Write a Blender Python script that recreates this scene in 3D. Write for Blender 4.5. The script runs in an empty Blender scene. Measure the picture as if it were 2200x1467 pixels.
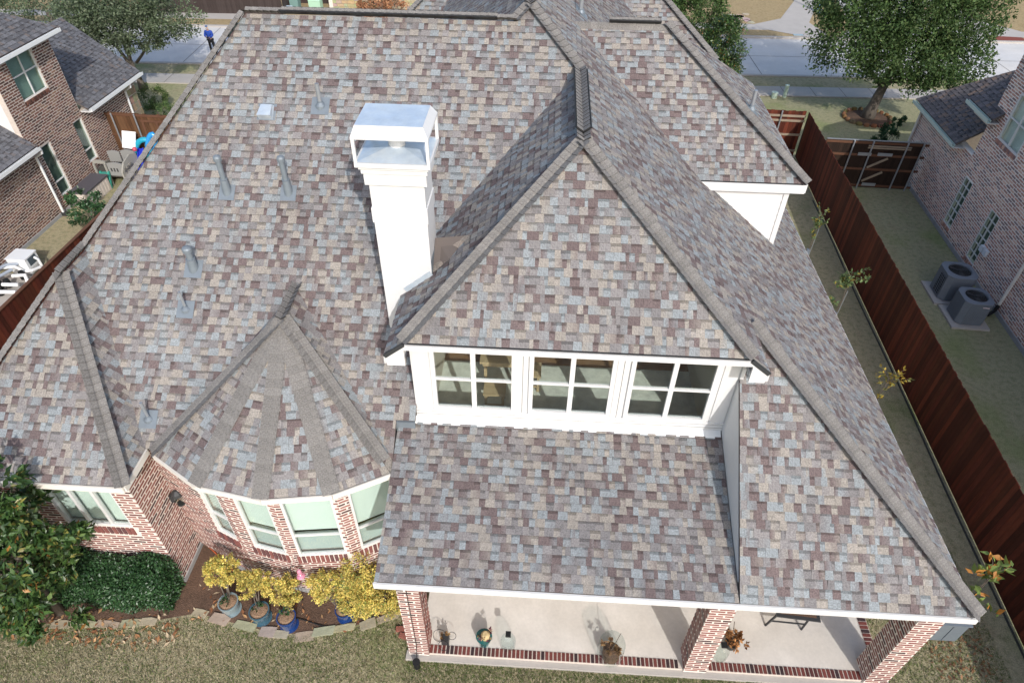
import bpy, math, random
from mathutils import Vector, Matrix
random.seed(7)
sc = bpy.context.scene
COL = sc.collection
# ------------------------------------------------------------------ camera
FPX = 1435.166; H = 13.2774
RR = [[0.9983211689, 0.0569268807, 0.0106852190], [0.0461124548, -0.6695146379, -0.7413661654], [-0.0350497527, 0.7406142585, -0.6710156741]]
cd = bpy.data.cameras.new('camera'); cam = bpy.data.objects.new('camera', cd); COL.objects.link(cam)
r, d, f = [Vector(a) for a in RR]
M = Matrix((r, -d, -f)).transposed().to_4x4(); M.translation = (0, 0, H)
cam.matrix_world = M
cd.sensor_width = 36; cd.sensor_fit = 'HORIZONTAL'; cd.lens = FPX * 36 / 2200; cd.clip_end = 2000; cd.clip_start = .05
sc.camera = cam
# ------------------------------------------------------------------ light
SUN_EL, SUN_AZ = math.radians(35), math.radians(21)      # sun behind the camera, to the right
sdir = Vector((math.sin(SUN_AZ) * math.cos(SUN_EL), -math.cos(SUN_AZ) * math.cos(SUN_EL), math.sin(SUN_EL)))
w = bpy.data.worlds.new('World'); sc.world = w; w.use_nodes = True
nt = w.node_tree; bg = nt.nodes['Background']; sk = nt.nodes.new('ShaderNodeTexSky'); sk.sky_type = 'NISHITA'
sk.sun_disc = False; sk.sun_elevation = SUN_EL; sk.sun_rotation = math.atan2(sdir.x, sdir.y)
sk.air_density = 1.0; sk.dust_density = 2.2; sk.ozone_density = 1.0
nt.links.new(sk.outputs[0], bg.inputs[0]); bg.inputs[1].default_value = 0.15
sl = bpy.data.lights.new('sun', 'SUN'); sl.energy = 2.2; sl.angle = math.radians(.53); sl.color = (1, .975, .945)
so = bpy.data.objects.new('sun', sl); COL.objects.link(so); so.rotation_euler = sdir.to_track_quat('Z', 'Y').to_euler(); so.location = (10, -20, 30)
vs = sc.view_settings; vs.view_transform = 'Standard'; vs.look = 'None'; vs.gamma = 1; vs.use_curve_mapping = False; vs.exposure = 0.6

# ------------------------------------------------------------------ helpers
def srgb(r, g, b, k=1.0):
    def l(c):
        c /= 255.0
        return (c / 12.92 if c < .04045 else ((c + .055) / 1.055) ** 2.4) * k
    return (l(r), l(g), l(b))
MATS = {}
def mat(name, col=(.5, .5, .5), rough=.7, metal=0, noise=0, nscale=8, attr=False, bump=0, bscale=60, spec=.4, rnd=0, stretch=None, noise2=None, col2=None, coat=0, sub=0):
    m = bpy.data.materials.new(name); m.use_nodes = True; n = m.node_tree; N = n.nodes; Lk = n.links.new
    b = N['Principled BSDF']; b.inputs['Roughness'].default_value = rough; b.inputs['Metallic'].default_value = metal
    b.inputs['Specular IOR Level'].default_value = spec
    if coat: b.inputs['Coat Weight'].default_value = coat
    tc = N.new('ShaderNodeTexCoord'); mp = N.new('ShaderNodeMapping'); Lk(tc.outputs['Object'], mp.inputs[0])
    if stretch: mp.inputs['Scale'].default_value = stretch
    if attr:
        a = N.new('ShaderNodeVertexColor'); a.layer_name = 'Col'; out = a.outputs[0]
    else:
        a = N.new('ShaderNodeRGB'); a.outputs[0].default_value = (*col, 1); out = a.outputs[0]
    def mulnoise(out, scale, amt, det=3):
        t = N.new('ShaderNodeTexNoise'); t.inputs['Scale'].default_value = scale; t.inputs['Detail'].default_value = det; t.inputs['Roughness'].default_value = .65
        Lk(mp.outputs[0], t.inputs[0])
        r_ = N.new('ShaderNodeMapRange'); r_.inputs[1].default_value = .25; r_.inputs[2].default_value = .75; r_.inputs[3].default_value = 1 - amt; r_.inputs[4].default_value = 1 + amt
        Lk(t.outputs[0], r_.inputs[0])
        mx = N.new('ShaderNodeVectorMath'); mx.operation = 'SCALE'; Lk(out, mx.inputs[0]); Lk(r_.outputs[0], mx.inputs['Scale'])
        return mx.outputs[0]
    if col2:
        t = N.new('ShaderNodeTexNoise'); t.inputs['Scale'].default_value = col2[1]; t.inputs['Detail'].default_value = 5; Lk(mp.outputs[0], t.inputs[0])
        cr = N.new('ShaderNodeMapRange'); cr.inputs[1].default_value = .5 - col2[2]; cr.inputs[2].default_value = .5 + col2[2]; Lk(t.outputs[0], cr.inputs[0])
        mx = N.new('ShaderNodeMix'); mx.data_type = 'RGBA'; Lk(cr.outputs[0], mx.inputs[0]); Lk(out, mx.inputs[6]); mx.inputs[7].default_value = (*col2[0], 1); out = mx.outputs[2]
    if noise: out = mulnoise(out, nscale, noise)
    if noise2: out = mulnoise(out, noise2[0], noise2[1], 2)
    if rnd:
        oi = N.new('ShaderNodeObjectInfo'); r_ = N.new('ShaderNodeMapRange'); r_.inputs[3].default_value = 1 - rnd; r_.inputs[4].default_value = 1 + rnd
        Lk(oi.outputs['Random'], r_.inputs[0]); mx = N.new('ShaderNodeVectorMath'); mx.operation = 'SCALE'; Lk(out, mx.inputs[0]); Lk(r_.outputs[0], mx.inputs['Scale']); out = mx.outputs[0]
    Lk(out, b.inputs['Base Color'])
    if bump:
        t = N.new('ShaderNodeTexNoise'); t.inputs['Scale'].default_value = bscale; t.inputs['Detail'].default_value = 4; Lk(mp.outputs[0], t.inputs[0])
        bu = N.new('ShaderNodeBump'); bu.inputs['Strength'].default_value = bump; bu.inputs['Distance'].default_value = .02; Lk(t.outputs[0], bu.inputs['Height']); Lk(bu.outputs[0], b.inputs['Normal'])
    if sub:   # thin leaf: let light through
        tr = N.new('ShaderNodeBsdfTranslucent'); Lk(out, tr.inputs[0]); ms = N.new('ShaderNodeMixShader'); ms.inputs[0].default_value = sub
        Lk(b.outputs[0], ms.inputs[1]); Lk(tr.outputs[0], ms.inputs[2]); Lk(ms.outputs[0], N['Material Output'].inputs[0])
    MATS[name] = m
    return m
def glass(name, tint, rough=0.0, refl=1.0):
    m = bpy.data.materials.new(name); m.use_nodes = True; n = m.node_tree; N = n.nodes; Lk = n.links.new
    N.remove(N['Principled BSDF'])
    t = N.new('ShaderNodeBsdfTransparent'); t.inputs[0].default_value = (*tint, 1); g = N.new('ShaderNodeBsdfGlossy'); g.inputs['Roughness'].default_value = rough
    ge = N.new('ShaderNodeNewGeometry'); dp = N.new('ShaderNodeVectorMath'); dp.operation = 'DOT_PRODUCT'; Lk(ge.outputs['Normal'], dp.inputs[0]); Lk(ge.outputs['Incoming'], dp.inputs[1])
    def mth(op, a, b=None):
        x = N.new('ShaderNodeMath'); x.operation = op
        for k, q in enumerate((a, b)):
            if q is None: continue
            if hasattr(q, 'node'): Lk(q, x.inputs[k])
            else: x.inputs[k].default_value = q
        return x.outputs[0]
    fr = mth('ADD', .035, mth('MULTIPLY', .9, mth('POWER', mth('SUBTRACT', 1.0, mth('ABSOLUTE', dp.outputs['Value'])), 5.0))); ms = N.new('ShaderNodeMixShader')
    Lk(fr, ms.inputs[0]); Lk(t.outputs[0], ms.inputs[1]); Lk(g.outputs[0], ms.inputs[2]); Lk(ms.outputs[0], N['Material Output'].inputs[0])
    MATS[name] = m
ORG = {}
class MB:
    def __init__(s): s.v = []; s.f = []; s.c = []
    def poly(s, pts, col=None):
        i = len(s.v); s.v += [tuple(p) for p in pts]; s.f.append(tuple(range(i, i + len(pts)))); s.c.append(col); return s
    def hexa(s, p, col=None):   # p: 8 corners, bottom 0-3 ccw then top 4-7
        i = len(s.v); s.v += [tuple(q) for q in p]
        for q in ((3, 2, 1, 0), (4, 5, 6, 7), (0, 1, 5, 4), (1, 2, 6, 5), (2, 3, 7, 6), (3, 0, 4, 7)):
            s.f.append(tuple(i + k for k in q)); s.c.append(col)
        return s
    def box(s, x0, x1, y0, y1, z0, z1, col=None):
        return s.hexa([(x0, y0, z0), (x1, y0, z0), (x1, y1, z0), (x0, y1, z0), (x0, y0, z1), (x1, y0, z1), (x1, y1, z1), (x0, y1, z1)], col)
    def obox(s, o, u, v, n, col=None):   # o corner, three edge vectors
        o, u, v, n = Vector(o), Vector(u), Vector(v), Vector(n)
        if u.cross(v).dot(n) < 0: u, v = v, u
        return s.hexa([o, o + u, o + u + v, o + v, o + n, o + u + n, o + u + v + n, o + v + n], col)
    def bar(s, a, b, wx, wz, up=(0, 0, 1), col=None):
        a, b = Vector(a), Vector(b); t = (b - a).normalized(); up = Vector(up)
        sd = t.cross(up)
        if sd.length < 1e-4: sd = t.cross(Vector((0, 1, 0)))
        sd.normalize(); u2 = sd.cross(t).normalized()
        return s.obox(a - sd * wx / 2 - u2 * wz / 2, b - a, sd * wx, u2 * wz, col)
    def tube(s, pts, r, n=8, col=None, cap=True):
        pts = [Vector(p) for p in pts]; rs = r if isinstance(r, (list, tuple)) else [r] * len(pts); base = len(s.v)
        prev = None
        for k, p in enumerate(pts):
            t = (pts[min(k + 1, len(pts) - 1)] - pts[max(k - 1, 0)]).normalized()
            if prev is None:
                a = t.cross(Vector((0, 0, 1)));
                if a.length < 1e-3: a = Vector((1, 0, 0))
            else: a = prev - t * prev.dot(t)
            a.normalize(); prev = a; b = t.cross(a)
            for q in range(n):
                an = 2 * math.pi * q / n; s.v.append(tuple(p + (a * math.cos(an) + b * math.sin(an)) * rs[k]))
        for k in range(len(pts) - 1):
            for q in range(n):
                i = base + k * n + q; j = base + k * n + (q + 1) % n
                s.f.append((i, j, j + n, i + n)); s.c.append(col)
        if cap:
            s.f.append(tuple(base + q for q in range(n))[::-1]); s.c.append(col)
            s.f.append(tuple(base + (len(pts) - 1) * n + q for q in range(n))); s.c.append(col)
        return s
    def lathe(s, prof, cx, cy, n=16, col=None, sx=1, sy=1):
        base = len(s.v)
        for (r_, z) in prof:
            for q in range(n):
                an = 2 * math.pi * q / n; s.v.append((cx + r_ * sx * math.cos(an), cy + r_ * sy * math.sin(an), z))
        for k in range(len(prof) - 1):
            for q in range(n):
                i = base + k * n + q; j = base + k * n + (q + 1) % n; s.f.append((i, j, j + n, i + n)); s.c.append(col)
        s.f.append(tuple(base + q for q in range(n))[::-1]); s.c.append(col)
        s.f.append(tuple(base + (len(prof) - 1) * n + q for q in range(n))); s.c.append(col)
        return s
    def prism(s, poly, z0, z1, col=None):
        n = len(poly); i = len(s.v); s.v += [(x, y, z0) for x, y in poly] + [(x, y, z1) for x, y in poly]
        s.f.append(tuple(range(i, i + n))[::-1]); s.c.append(col); s.f.append(tuple(range(i + n, i + 2 * n))); s.c.append(col)
        for k in range(n):
            j = (k + 1) % n; s.f.append((i + k, i + j, i + n + j, i + n + k)); s.c.append(col)
        return s
    def slab(s, pts, n, th, col=None):   # polygon extruded by -n*th
        n = Vector(n).normalized() * th; a = [Vector(p) for p in pts]; b = [p - n for p in a]; k = len(a); i = len(s.v)
        s.v += [tuple(p) for p in a + b]; s.f.append(tuple(range(i, i + k))); s.c.append(col); s.f.append(tuple(range(i + k, i + 2 * k))[::-1]); s.c.append(col)
        for q in range(k):
            j = (q + 1) % k; s.f.append((i + q, i + k + q, i + k + j, i + j)); s.c.append(col)
        return s
    def mesh(s, name, m, off=(0, 0, 0), smooth=False):
        me = bpy.data.meshes.new(name); me.from_pydata([(x - off[0], y - off[1], z - off[2]) for x, y, z in s.v], [], s.f)
        if any(c is not None for c in s.c):
            at = me.color_attributes.new('Col', 'FLOAT_COLOR', 'CORNER'); buf = []
            for fc, c in zip(s.f, s.c):
                if c is None: c = (.5, .5, .5)
                if isinstance(c, list):
                    for q in c: buf += [q[0], q[1], q[2], 1]
                else: buf += [c[0], c[1], c[2], 1] * len(fc)
            at.data.foreach_set('color', buf)
        if m: me.materials.append(MATS[m])
        if smooth: me.polygons.foreach_set('use_smooth', [True] * len(me.polygons))
        me.update(); return me
    def build(s, name, m, parent=None, smooth=False, loc=None, **tags):
        off = ORG.get(parent, (0, 0, 0)) if loc is None else loc
        me = s.mesh(name, m, off, smooth); o = bpy.data.objects.new(name, me); COL.objects.link(o)
        if parent is not None: o.parent = parent; ORG[o] = off
        if loc is not None: o.location = loc
        settags(o, **tags); return o
def settags(o, label=None, cat=None, group=None, kind=None):
    if label: o['label'] = label
    if cat: o['category'] = cat
    if group: o['group'] = group
    if kind: o['kind'] = kind
def thing(name, label, cat, loc, group=None):
    o = bpy.data.objects.new(name, None); COL.objects.link(o); o.location = loc; o.empty_display_size = .3; ORG[o] = tuple(loc)
    settags(o, label, cat, group); return o
def inst(name, me, parent, loc, rotz=0, **t):
    o = bpy.data.objects.new(name, me); COL.objects.link(o); b = ORG.get(parent, (0, 0, 0))
    if parent is not None: o.parent = parent
    o.location = (loc[0] - b[0], loc[1] - b[1], loc[2] - b[2]); o.rotation_euler = (0, 0, rotz); settags(o, **t); return o
LA = 0.0400689; CL, SL = math.cos(LA), math.sin(LA)
def lot(a, b, z=0): return (a * CL + b * SL, -a * SL + b * CL, z)      # plot-aligned coordinates
def lotmb(mb):
    mb.v = [lot(*p) for p in mb.v]; return mb
rnd = random.uniform
def pick(pal):
    t = random.random(); a = 0
    for c, wt in pal:
        a += wt
        if t < a: return c
    return pal[-1][0]
# ------------------------------------------------------------------ materials
KS = .63
mat('shingle', attr=True, rough=.95, spec=.15, noise=.42, nscale=42, noise2=(.7, .09), bump=.25, bscale=160)
mat('cap_shingle', attr=True, rough=.95, spec=.15, noise=.42, nscale=42, noise2=(3, .10), rnd=.10, bump=.3, bscale=150)
mat('deck', (.12, .1, .09), rough=.9)
mat('white_paint', (.63, .625, .615), rough=.55, noise=.035, nscale=2, noise2=(14, .02))
mat('trim_cream', (.70, .66, .60), rough=.6, noise=.05, nscale=5)
mat('mortar', srgb(228, 218, 208, .88), rough=.95, noise=.12, nscale=14, bump=.5, bscale=40, spec=.1)
mat('mortar_pale', srgb(240, 232, 224, .95), rough=.95, noise=.08, nscale=14, spec=.1)
mat('mortar_grey', srgb(214, 202, 190, .80), rough=.95, noise=.1, nscale=14, spec=.1)
mat('brick', attr=True, rough=.9, noise=.2, nscale=30, spec=.15, bump=.4, bscale=60)
mat('galv', (.60, .66, .70), rough=.38, metal=.35, noise=.10, nscale=6, col2=((.50, .58, .66), 5, .2))
mat('lead_grey', (.185, .215, .24), rough=.5, metal=.2, noise=.08, nscale=9)
mat('steel_pipe', (.36, .38, .40), rough=.4, metal=.5, noise=.1, nscale=20)
mat('black', (.012, .013, .014), rough=.5)
mat('dark_metal', (.05, .052, .055), rough=.45, metal=.3)
glass('pane', (.94, .972, .958)); glass('pane_dark', (.80, .88, .85)); glass('clear_glass', (.93, .965, .965)); glass('pink_glass', (.95, .55, .70))
mat('blind', (.56, .62, .58), rough=.7)
mat('screen_blind', (.38, .43, .42), rough=.7)
mat('dark_blind', (.13, .15, .13), rough=.7)
mat('carpet', (.62, .62, .55), rough=.98, noise=.2, nscale=5)
mat('floor_wood', (.24, .14, .075), rough=.5, noise=.3, nscale=3, stretch=(1, 12, 1))
mat('room_wall', (.62, .55, .45), rough=.9)
mat('pine', (.46, .34, .20), rough=.5, noise=.15, nscale=3, stretch=(1, 10, 1))
mat('concrete', srgb(222, 216, 208, .86), rough=.9, noise=.07, nscale=2.5, noise2=(18, .05), bump=.1, bscale=80, col2=(srgb(206, 199, 189, .86), .9, .25))
mat('road', srgb(206, 206, 206, .82), rough=.9, noise=.08, nscale=1.0, noise2=(25, .06), col2=(srgb(214, 210, 204, .82), .35, .2))
mat('walk', srgb(205, 198, 190, .65), rough=.9, noise=.07, nscale=1.2, noise2=(20, .05))
mat('joint', (.12, .11, .10), rough=.95)
mat('foundation', (.30, .30, .30), rough=.9, noise=.12, nscale=5)
mat('mulch', (.095, .062, .045), rough=1, noise=.35, nscale=35, bump=1, bscale=50, spec=.1, col2=((.16, .10, .07), 2.0, .25))
mat('bark_chips', (.26, .17, .11), rough=1, noise=.4, nscale=45, bump=1, bscale=50, spec=.1)
mat('fence_red', attr=True, rough=.7, noise=.3, nscale=3.5, stretch=(8, 8, .8), noise2=(1.1, .22), spec=.25)
mat('fence_brown', attr=True, rough=.75, noise=.22, nscale=3.5, stretch=(8, 8, .8), noise2=(1.1, .12), spec=.25)
mat('rail_wood', srgb(178, 160, 138, .6), rough=.85, noise=.15, nscale=4)
mat('rail_dark', srgb(120, 82, 60, .6), rough=.8, noise=.15, nscale=4)
mat('bark', (.12, .10, .08), rough=.95, noise=.3, nscale=9, bump=.8, bscale=14, stretch=(1, 1, .3))
mat('leaf', attr=True, rough=.55, spec=.35, sub=.3)
mat('leaf_gloss', attr=True, rough=.38, spec=.5, sub=.12)
mat('dead', attr=True, rough=.9, spec=.1)
mat('grass_blade', attr=True, rough=.8, spec=.15, sub=.2)
mat('stone', attr=True, rough=.95, noise=.15, nscale=8, bump=.6, bscale=12, spec=.15)
mat('attr_plastic', attr=True, rough=.4, spec=.4)
mat('attr_matte', attr=True, rough=.85, spec=.2)
mat('pipe_white', (.78, .78, .77), rough=.35)
mat('pvc_grey', (.32, .36, .42), rough=.4)
mat('ac_paint', srgb(138, 146, 156, .75), rough=.55, metal=.2, noise=.06, nscale=6)
mat('glaze', attr=True, rough=.15, spec=.6, coat=.5)
mat('gutter_white', (.74, .75, .74), rough=.4)
mat('gutter_green', (.50, .58, .52), rough=.6)
def ground_mat(name, dry, green, dirt, g_amt, patches=None):
    m = bpy.data.materials.new(name); m.use_nodes = True; N = m.node_tree.nodes; Lk = m.node_tree.links.new; b = N['Principled BSDF']
    b.inputs['Roughness'].default_value = 1; b.inputs['Specular IOR Level'].default_value = .05
    geo = N.new('ShaderNodeNewGeometry')
    def noise(s, det=4, dist=0):
        t = N.new('ShaderNodeTexNoise'); t.inputs['Scale'].default_value = s; t.inputs['Detail'].default_value = det; t.inputs['Distortion'].default_value = dist; Lk(geo.outputs['Position'], t.inputs[0]); return t.outputs[0]
    def rng(o, a, b_, c=0, d_=1):
        r_ = N.new('ShaderNodeMapRange'); r_.inputs[1].default_value = a; r_.inputs[2].default_value = b_; r_.inputs[3].default_value = c; r_.inputs[4].default_value = d_; Lk(o, r_.inputs[0]); return r_.outputs[0]
    def mix(fac, a, b_):
        x = N.new('ShaderNodeMix'); x.data_type = 'RGBA'
        if hasattr(fac, 'node'): Lk(fac, x.inputs[0])
        else: x.inputs[0].default_value = fac
        for k, q in ((6, a), (7, b_)):
            if hasattr(q, 'node'): Lk(q, x.inputs[k])
            else: x.inputs[k].default_value = (*q, 1)
        return x.outputs[2]
    c = mix(rng(noise(.45, 5), .62 - g_amt, .80 - g_amt), dry, green)
    c = mix(rng(noise(7, 4), .45, .75, 0, .6), c, tuple(x * .62 for x in green))
    c = mix(rng(noise(2.2, 5, 1), .58, .72, 0, .55), c, dirt)
    sp = rng(noise(38, 3), .3, .7, .74, 1.26)
    vm = N.new('ShaderNodeVectorMath'); vm.operation = 'SCALE'; Lk(c, vm.inputs[0]); Lk(sp, vm.inputs['Scale']); Lk(vm.outputs[0], b.inputs['Base Color'])
    bu = N.new('ShaderNodeBump'); bu.inputs['Strength'].default_value = .8; bu.inputs['Distance'].default_value = .03; Lk(noise(45, 4), bu.inputs['Height']); Lk(bu.outputs[0], b.inputs['Normal'])
    MATS[name] = m
ground_mat('lawn', (.36, .315, .20), (.21, .23, .10), (.28, .225, .14), .10)
ground_mat('lawn_dry', (.36, .275, .155), (.30, .235, .12), (.27, .19, .10), -.1)
ground_mat('lawn_olive', (.33, .31, .19), (.24, .265, .12), (.27, .225, .14), .10)

# ------------------------------------------------------------------ setting
def sheet(name, pts, z, m, kind='structure', lotc=True):
    mb = MB(); mb.poly([lot(a, b, z) if lotc else (a, b, z) for a, b in pts]); return mb.build(name, m, kind=kind)
def noisy_sheet(name, x0, x1, y0, y1, z, m): return sheet(name, [(x0, y0), (x1, y0), (x1, y1), (x0, y1)], z, m)
sheet('ground', [(-400, -300), (400, -300), (400, 600), (-400, 600)], 0, 'lawn_olive', lotc=False)
sheet('back_lawn', [(-14.4, -6), (9.66, -6), (9.66, 27.7), (-14.4, 27.7)], .004, 'lawn')
sheet('left_side_yard', [(-18.4, 4), (-14.65, 4), (-14.65, 25), (-18.4, 25)], .004, 'lawn')
SA = math.radians(4.0)      # the street runs a little off the plot lines
def st(a, b, z=0):
    x = a * math.cos(SA) - b * math.sin(SA); y = 35.95 + a * math.sin(SA) + b * math.cos(SA); return lot(x, y, z)
def stsheet(name, a0, a1, b0, b1, z, m, thick=0):
    mb = MB()
    if thick: mb.hexa([st(a0, b0, 0), st(a1, b0, 0), st(a1, b1, 0), st(a0, b1, 0), st(a0, b0, z), st(a1, b0, z), st(a1, b1, z), st(a0, b1, z)])
    else: mb.poly([st(a0, b0, z), st(a1, b0, z), st(a1, b1, z), st(a0, b1, z)])
    return mb.build(name, m, kind='structure')
stsheet('far_lawn', -90, 90, 6.6, 70, .05, 'lawn_dry', 1)
stsheet('verge', -90, 90, -1.15, .2, .05, 'lawn', 1)
stsheet('road', -90, 90, .35, 6.45, .012, 'road')
stsheet('kerb', -90, 90, .18, .38, .11, 'walk', 1); stsheet('kerb', -90, 90, 6.42, 6.62, .11, 'walk', 1)
stsheet('pavement', -90, 90, -2.35, -1.15, .055, 'walk', 1)
mb = MB()
for k in range(-30, 31): mb.poly([st(k * 1.5, -2.35, .059), st(k * 1.5 + .025, -2.35, .059), st(k * 1.5 + .025, -1.15, .059), st(k * 1.5, -1.15, .059)])
mb.build('pavement_joint', 'joint', kind='structure')
mb = MB()
for k in range(-9, 10):
    a = 1.0 + k * 4.5 + (k % 2) * .3
    mb.poly([st(a, .4, .016), st(a + .035, .4, .016), st(a + .035, 6.42, .016), st(a, 6.42, .016)])
mb.poly([st(-90, 3.38, .016), st(90, 3.38, .016), st(90, 3.42, .016), st(-90, 3.42, .016)])
mb.build('road_joint', 'joint', kind='structure')
# far pavements and the side street at the right
stsheet('far_pavement', -90, 12.2, 7.9, 9.0, .058, 'walk', 1)
mb = MB(); P = [(11.5, 8.9), (12.2, 7.9), (14.6, 6.5), (15.8, 6.5), (15.2, 9.5), (17.2, 14), (19, 40), (17.6, 40), (15.6, 14.2), (13.6, 10.2)]
mb.poly([st(a, b, .064) for a, b in P]); mb.build('corner_pavement', 'walk', kind='structure')
mb = MB(); mb.poly([st(a, b, .056) for a, b in [(16.2, 6.45), (25.5, 6.45), (24.2, 9), (23.6, 14), (24, 60), (19.5, 60), (18.6, 14), (17.6, 9)]]); mb.build('side_road', 'road', kind='structure')
mb = MB(); mb.poly([st(a, b, .064) for a, b in [(25.0, 7.5), (29, 7.3), (40, 7.3), (40, 8.3), (28, 8.5), (26.2, 11), (25.6, 40), (24.4, 40), (24.3, 11)]]); mb.build('corner_pavement', 'walk', kind='structure')
mb = MB(); mb.poly([st(a, b, .07) for a, b in [(25.3, 6.65), (27.4, 6.65), (27.4, 7.4), (25.6, 7.6)]], srgb(170, 95, 80, .5)); mb.build('ramp_pad', 'attr_matte', kind='structure')
# planting bed by the bay
BED = [(-11.5, 5.45), (-9.34, 5.61), (-8.41, 5.67), (-7.38, 5.8), (-6.6, 6.0), (-5.92, 5.87), (-5.01, 5.71), (-4.4, 5.7), (-3.91, 5.8), (-3.38, 5.93), (-2.6, 6.27), (-2.0, 6.4), (-2.0, 8.0), (-11.5, 8.0)]
mb = MB(); mb.poly([(x, y, .012) for x, y in BED]); mb.build('planting_bed', 'mulch', kind='structure')
# ------------------------------------------------------------------ roof tools
PAL_MAIN = [(srgb(132, 117, 115, KS), .22), (srgb(178, 170, 160, KS), .24), (srgb(166, 172, 174, KS), .23), (srgb(160, 155, 153, KS), .18), (srgb(148, 144, 143, KS), .13)]
PAL_GREY = [(srgb(150, 150, 154, .5), .35), (srgb(134, 134, 138, .5), .35), (srgb(120, 119, 122, .5), .2), (srgb(150, 140, 136, .5), .1)]
PAL_DARK = [(srgb(116, 110, 110, .75), .45), (srgb(130, 122, 122, .75), .25), (srgb(144, 124, 112, .75), .15), (srgb(100, 96, 98, .75), .15)]
def clip_convex(subject, clip):
    out = subject
    for i in range(len(clip)):
        ax, ay = clip[i]; bx_, by_ = clip[(i + 1) % len(clip)]; inp = out; out = []
        if not inp: return []
        def side(p): return (bx_ - ax) * (p[1] - ay) - (by_ - ay) * (p[0] - ax)
        for k in range(len(inp)):
            P_, Q_ = inp[k], inp[(k + 1) % len(inp)]; sp, sq = side(P_), side(Q_)
            if sp >= 0: out.append(P_)
            if (sp >= 0) != (sq >= 0):
                t = sp / (sp - sq); out.append((P_[0] + t * (Q_[0] - P_[0]), P_[1] + t * (Q_[1] - P_[1])))
    return out
def area2(p): return sum(p[i][0] * p[(i + 1) % len(p)][1] - p[(i + 1) % len(p)][0] * p[i][1] for i in range(len(p)))
def inside(p, poly):
    c = False; x, y = p; j = len(poly) - 1
    for i in range(len(poly)):
        xi, yi = poly[i]; xj, yj = poly[j]
        if (yi > y) != (yj > y) and x < (xj - xi) * (y - yi) / (yj - yi) + xi: c = not c
        j = i
    return c
CAMP = Vector((0, 0, H))
def newell(pts):
    n = Vector((0, 0, 0))
    for i in range(len(pts)):
        a, b = pts[i], pts[(i + 1) % len(pts)]
        n += Vector(((a.y - b.y) * (a.z + b.z), (a.z - b.z) * (a.x + b.x), (a.x - b.x) * (a.y + b.y)))
    n.normalize(); return n if n.z > 0 else -n
def shingle_slope(pts, pal, tabs, deck, expo=.143, base=.012, wmin=.06, wmax=.20, grad=.5, plain=False):
    """lay shingle tabs course by course over one flat slope; tabs gets (size, [(pts, colour)...])"""
    pts = [Vector(p) for p in pts]; n = newell(pts); u = Vector((0, 0, 1)).cross(n)
    u = u.normalized(); v = n.cross(u).normalized()
    if v.z < 0: v = -v; u = -u
    o = min(pts, key=lambda p: p.z)
    poly = [((p - o).dot(u), (p - o).dot(v)) for p in pts]
    if area2(poly) < 0: poly = poly[::-1]; pts = pts[::-1]
    deck.slab(pts, n, .05)
    if plain: return
    u0 = min(p[0] for p in poly); u1 = max(p[0] for p in poly); v0 = min(p[1] for p in poly); v1 = max(p[1] for p in poly)
    def P3(a, b, h): return tuple(o + u * a + v * b + n * h)
    k = 0; vv = v0
    while vv < v1:
        x = u0 - rnd(0, .3); va, vb = vv, vv + expo; tooth = random.random() < .5; last = None
        while x < u1:
            wd = rnd(wmin, wmax) if tooth else rnd(wmin * .8, wmax * .9)
            sl_ = rnd(.002, .016) if tooth else -rnd(.002, .016)
            if random.random() < .4: sl_ = 0
            q = [(x, va), (x + wd, va), (x + wd - sl_ * .5, vb), (x + sl_ * .5, vb)]
            c = pick(pal)
            if c is last and random.random() < .5: c = pick(pal)
            last = c
            kk = rnd(.93, 1.06); c = tuple(z * kk for z in c); c2 = c
            if random.random() < grad:
                c2 = pick(pal); c2 = tuple((a + b * 1.4) / 2.4 for a, b in zip(c, c2))
            ins = [inside(p, poly) for p in q]
            hb = base + (.010 if tooth else .004); ht = base - (.001 if tooth else .004)
            fs = []
            if all(ins):
                A, B, C_, D = P3(*q[0], hb), P3(*q[1], hb), P3(*q[2], ht), P3(*q[3], ht)
                if not tooth:
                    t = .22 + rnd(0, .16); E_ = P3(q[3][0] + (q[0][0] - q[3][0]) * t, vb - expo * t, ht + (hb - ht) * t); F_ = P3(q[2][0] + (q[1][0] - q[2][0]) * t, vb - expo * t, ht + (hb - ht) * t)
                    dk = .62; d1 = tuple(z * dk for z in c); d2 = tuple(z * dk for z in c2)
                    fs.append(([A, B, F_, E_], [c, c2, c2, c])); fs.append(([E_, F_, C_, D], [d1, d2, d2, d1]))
                else: fs.append(([A, B, C_, D], [c, c2, c2, c]))
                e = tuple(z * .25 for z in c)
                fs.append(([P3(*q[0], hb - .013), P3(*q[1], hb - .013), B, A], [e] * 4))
            else:
                cl = clip_convex(poly, q)
                if len(cl) >= 3 and abs(area2(cl)) > 2e-4:
                    fs.append(([P3(a, b, hb + (ht - hb) * (b - va) / expo) for a, b in cl], [c] * len(cl)))
            if fs:
                ctr = Vector(fs[0][0][0]); dv = CAMP - ctr; ar = wd * expo * max(0, n.dot(dv.normalized())) / dv.length_squared
                tabs.append((ar if all(ins) else 0, fs))
            x += wd; tooth = not tooth if random.random() < .85 else tooth
        vv += expo; k += 1
def emit_tabs(tabs, parent, limit, field_name, mat_, name):
    order = sorted(range(len(tabs)), key=lambda i: -tabs[i][0]); top = set(order[:limit]); fld = MB()
    for i, (ar, fs) in enumerate(tabs):
        if i in top:
            mb = MB()
            for p, c in fs: mb.poly(p, c)
            c0 = Vector(fs[0][0][0]); mb2 = mb; mb2.v = [tuple(Vector(q) - c0) for q in mb2.v]
            inst(name, mb2.mesh(name, mat_), parent, c0)
        else:
            for p, c in fs: fld.poly(p, c)
    if fld.f: fld.build(field_name, mat_, parent, kind='stuff')
CAPS = []; CAPC = srgb(146, 142, 137, .66); EDGC = (.035, .033, .032)
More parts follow.
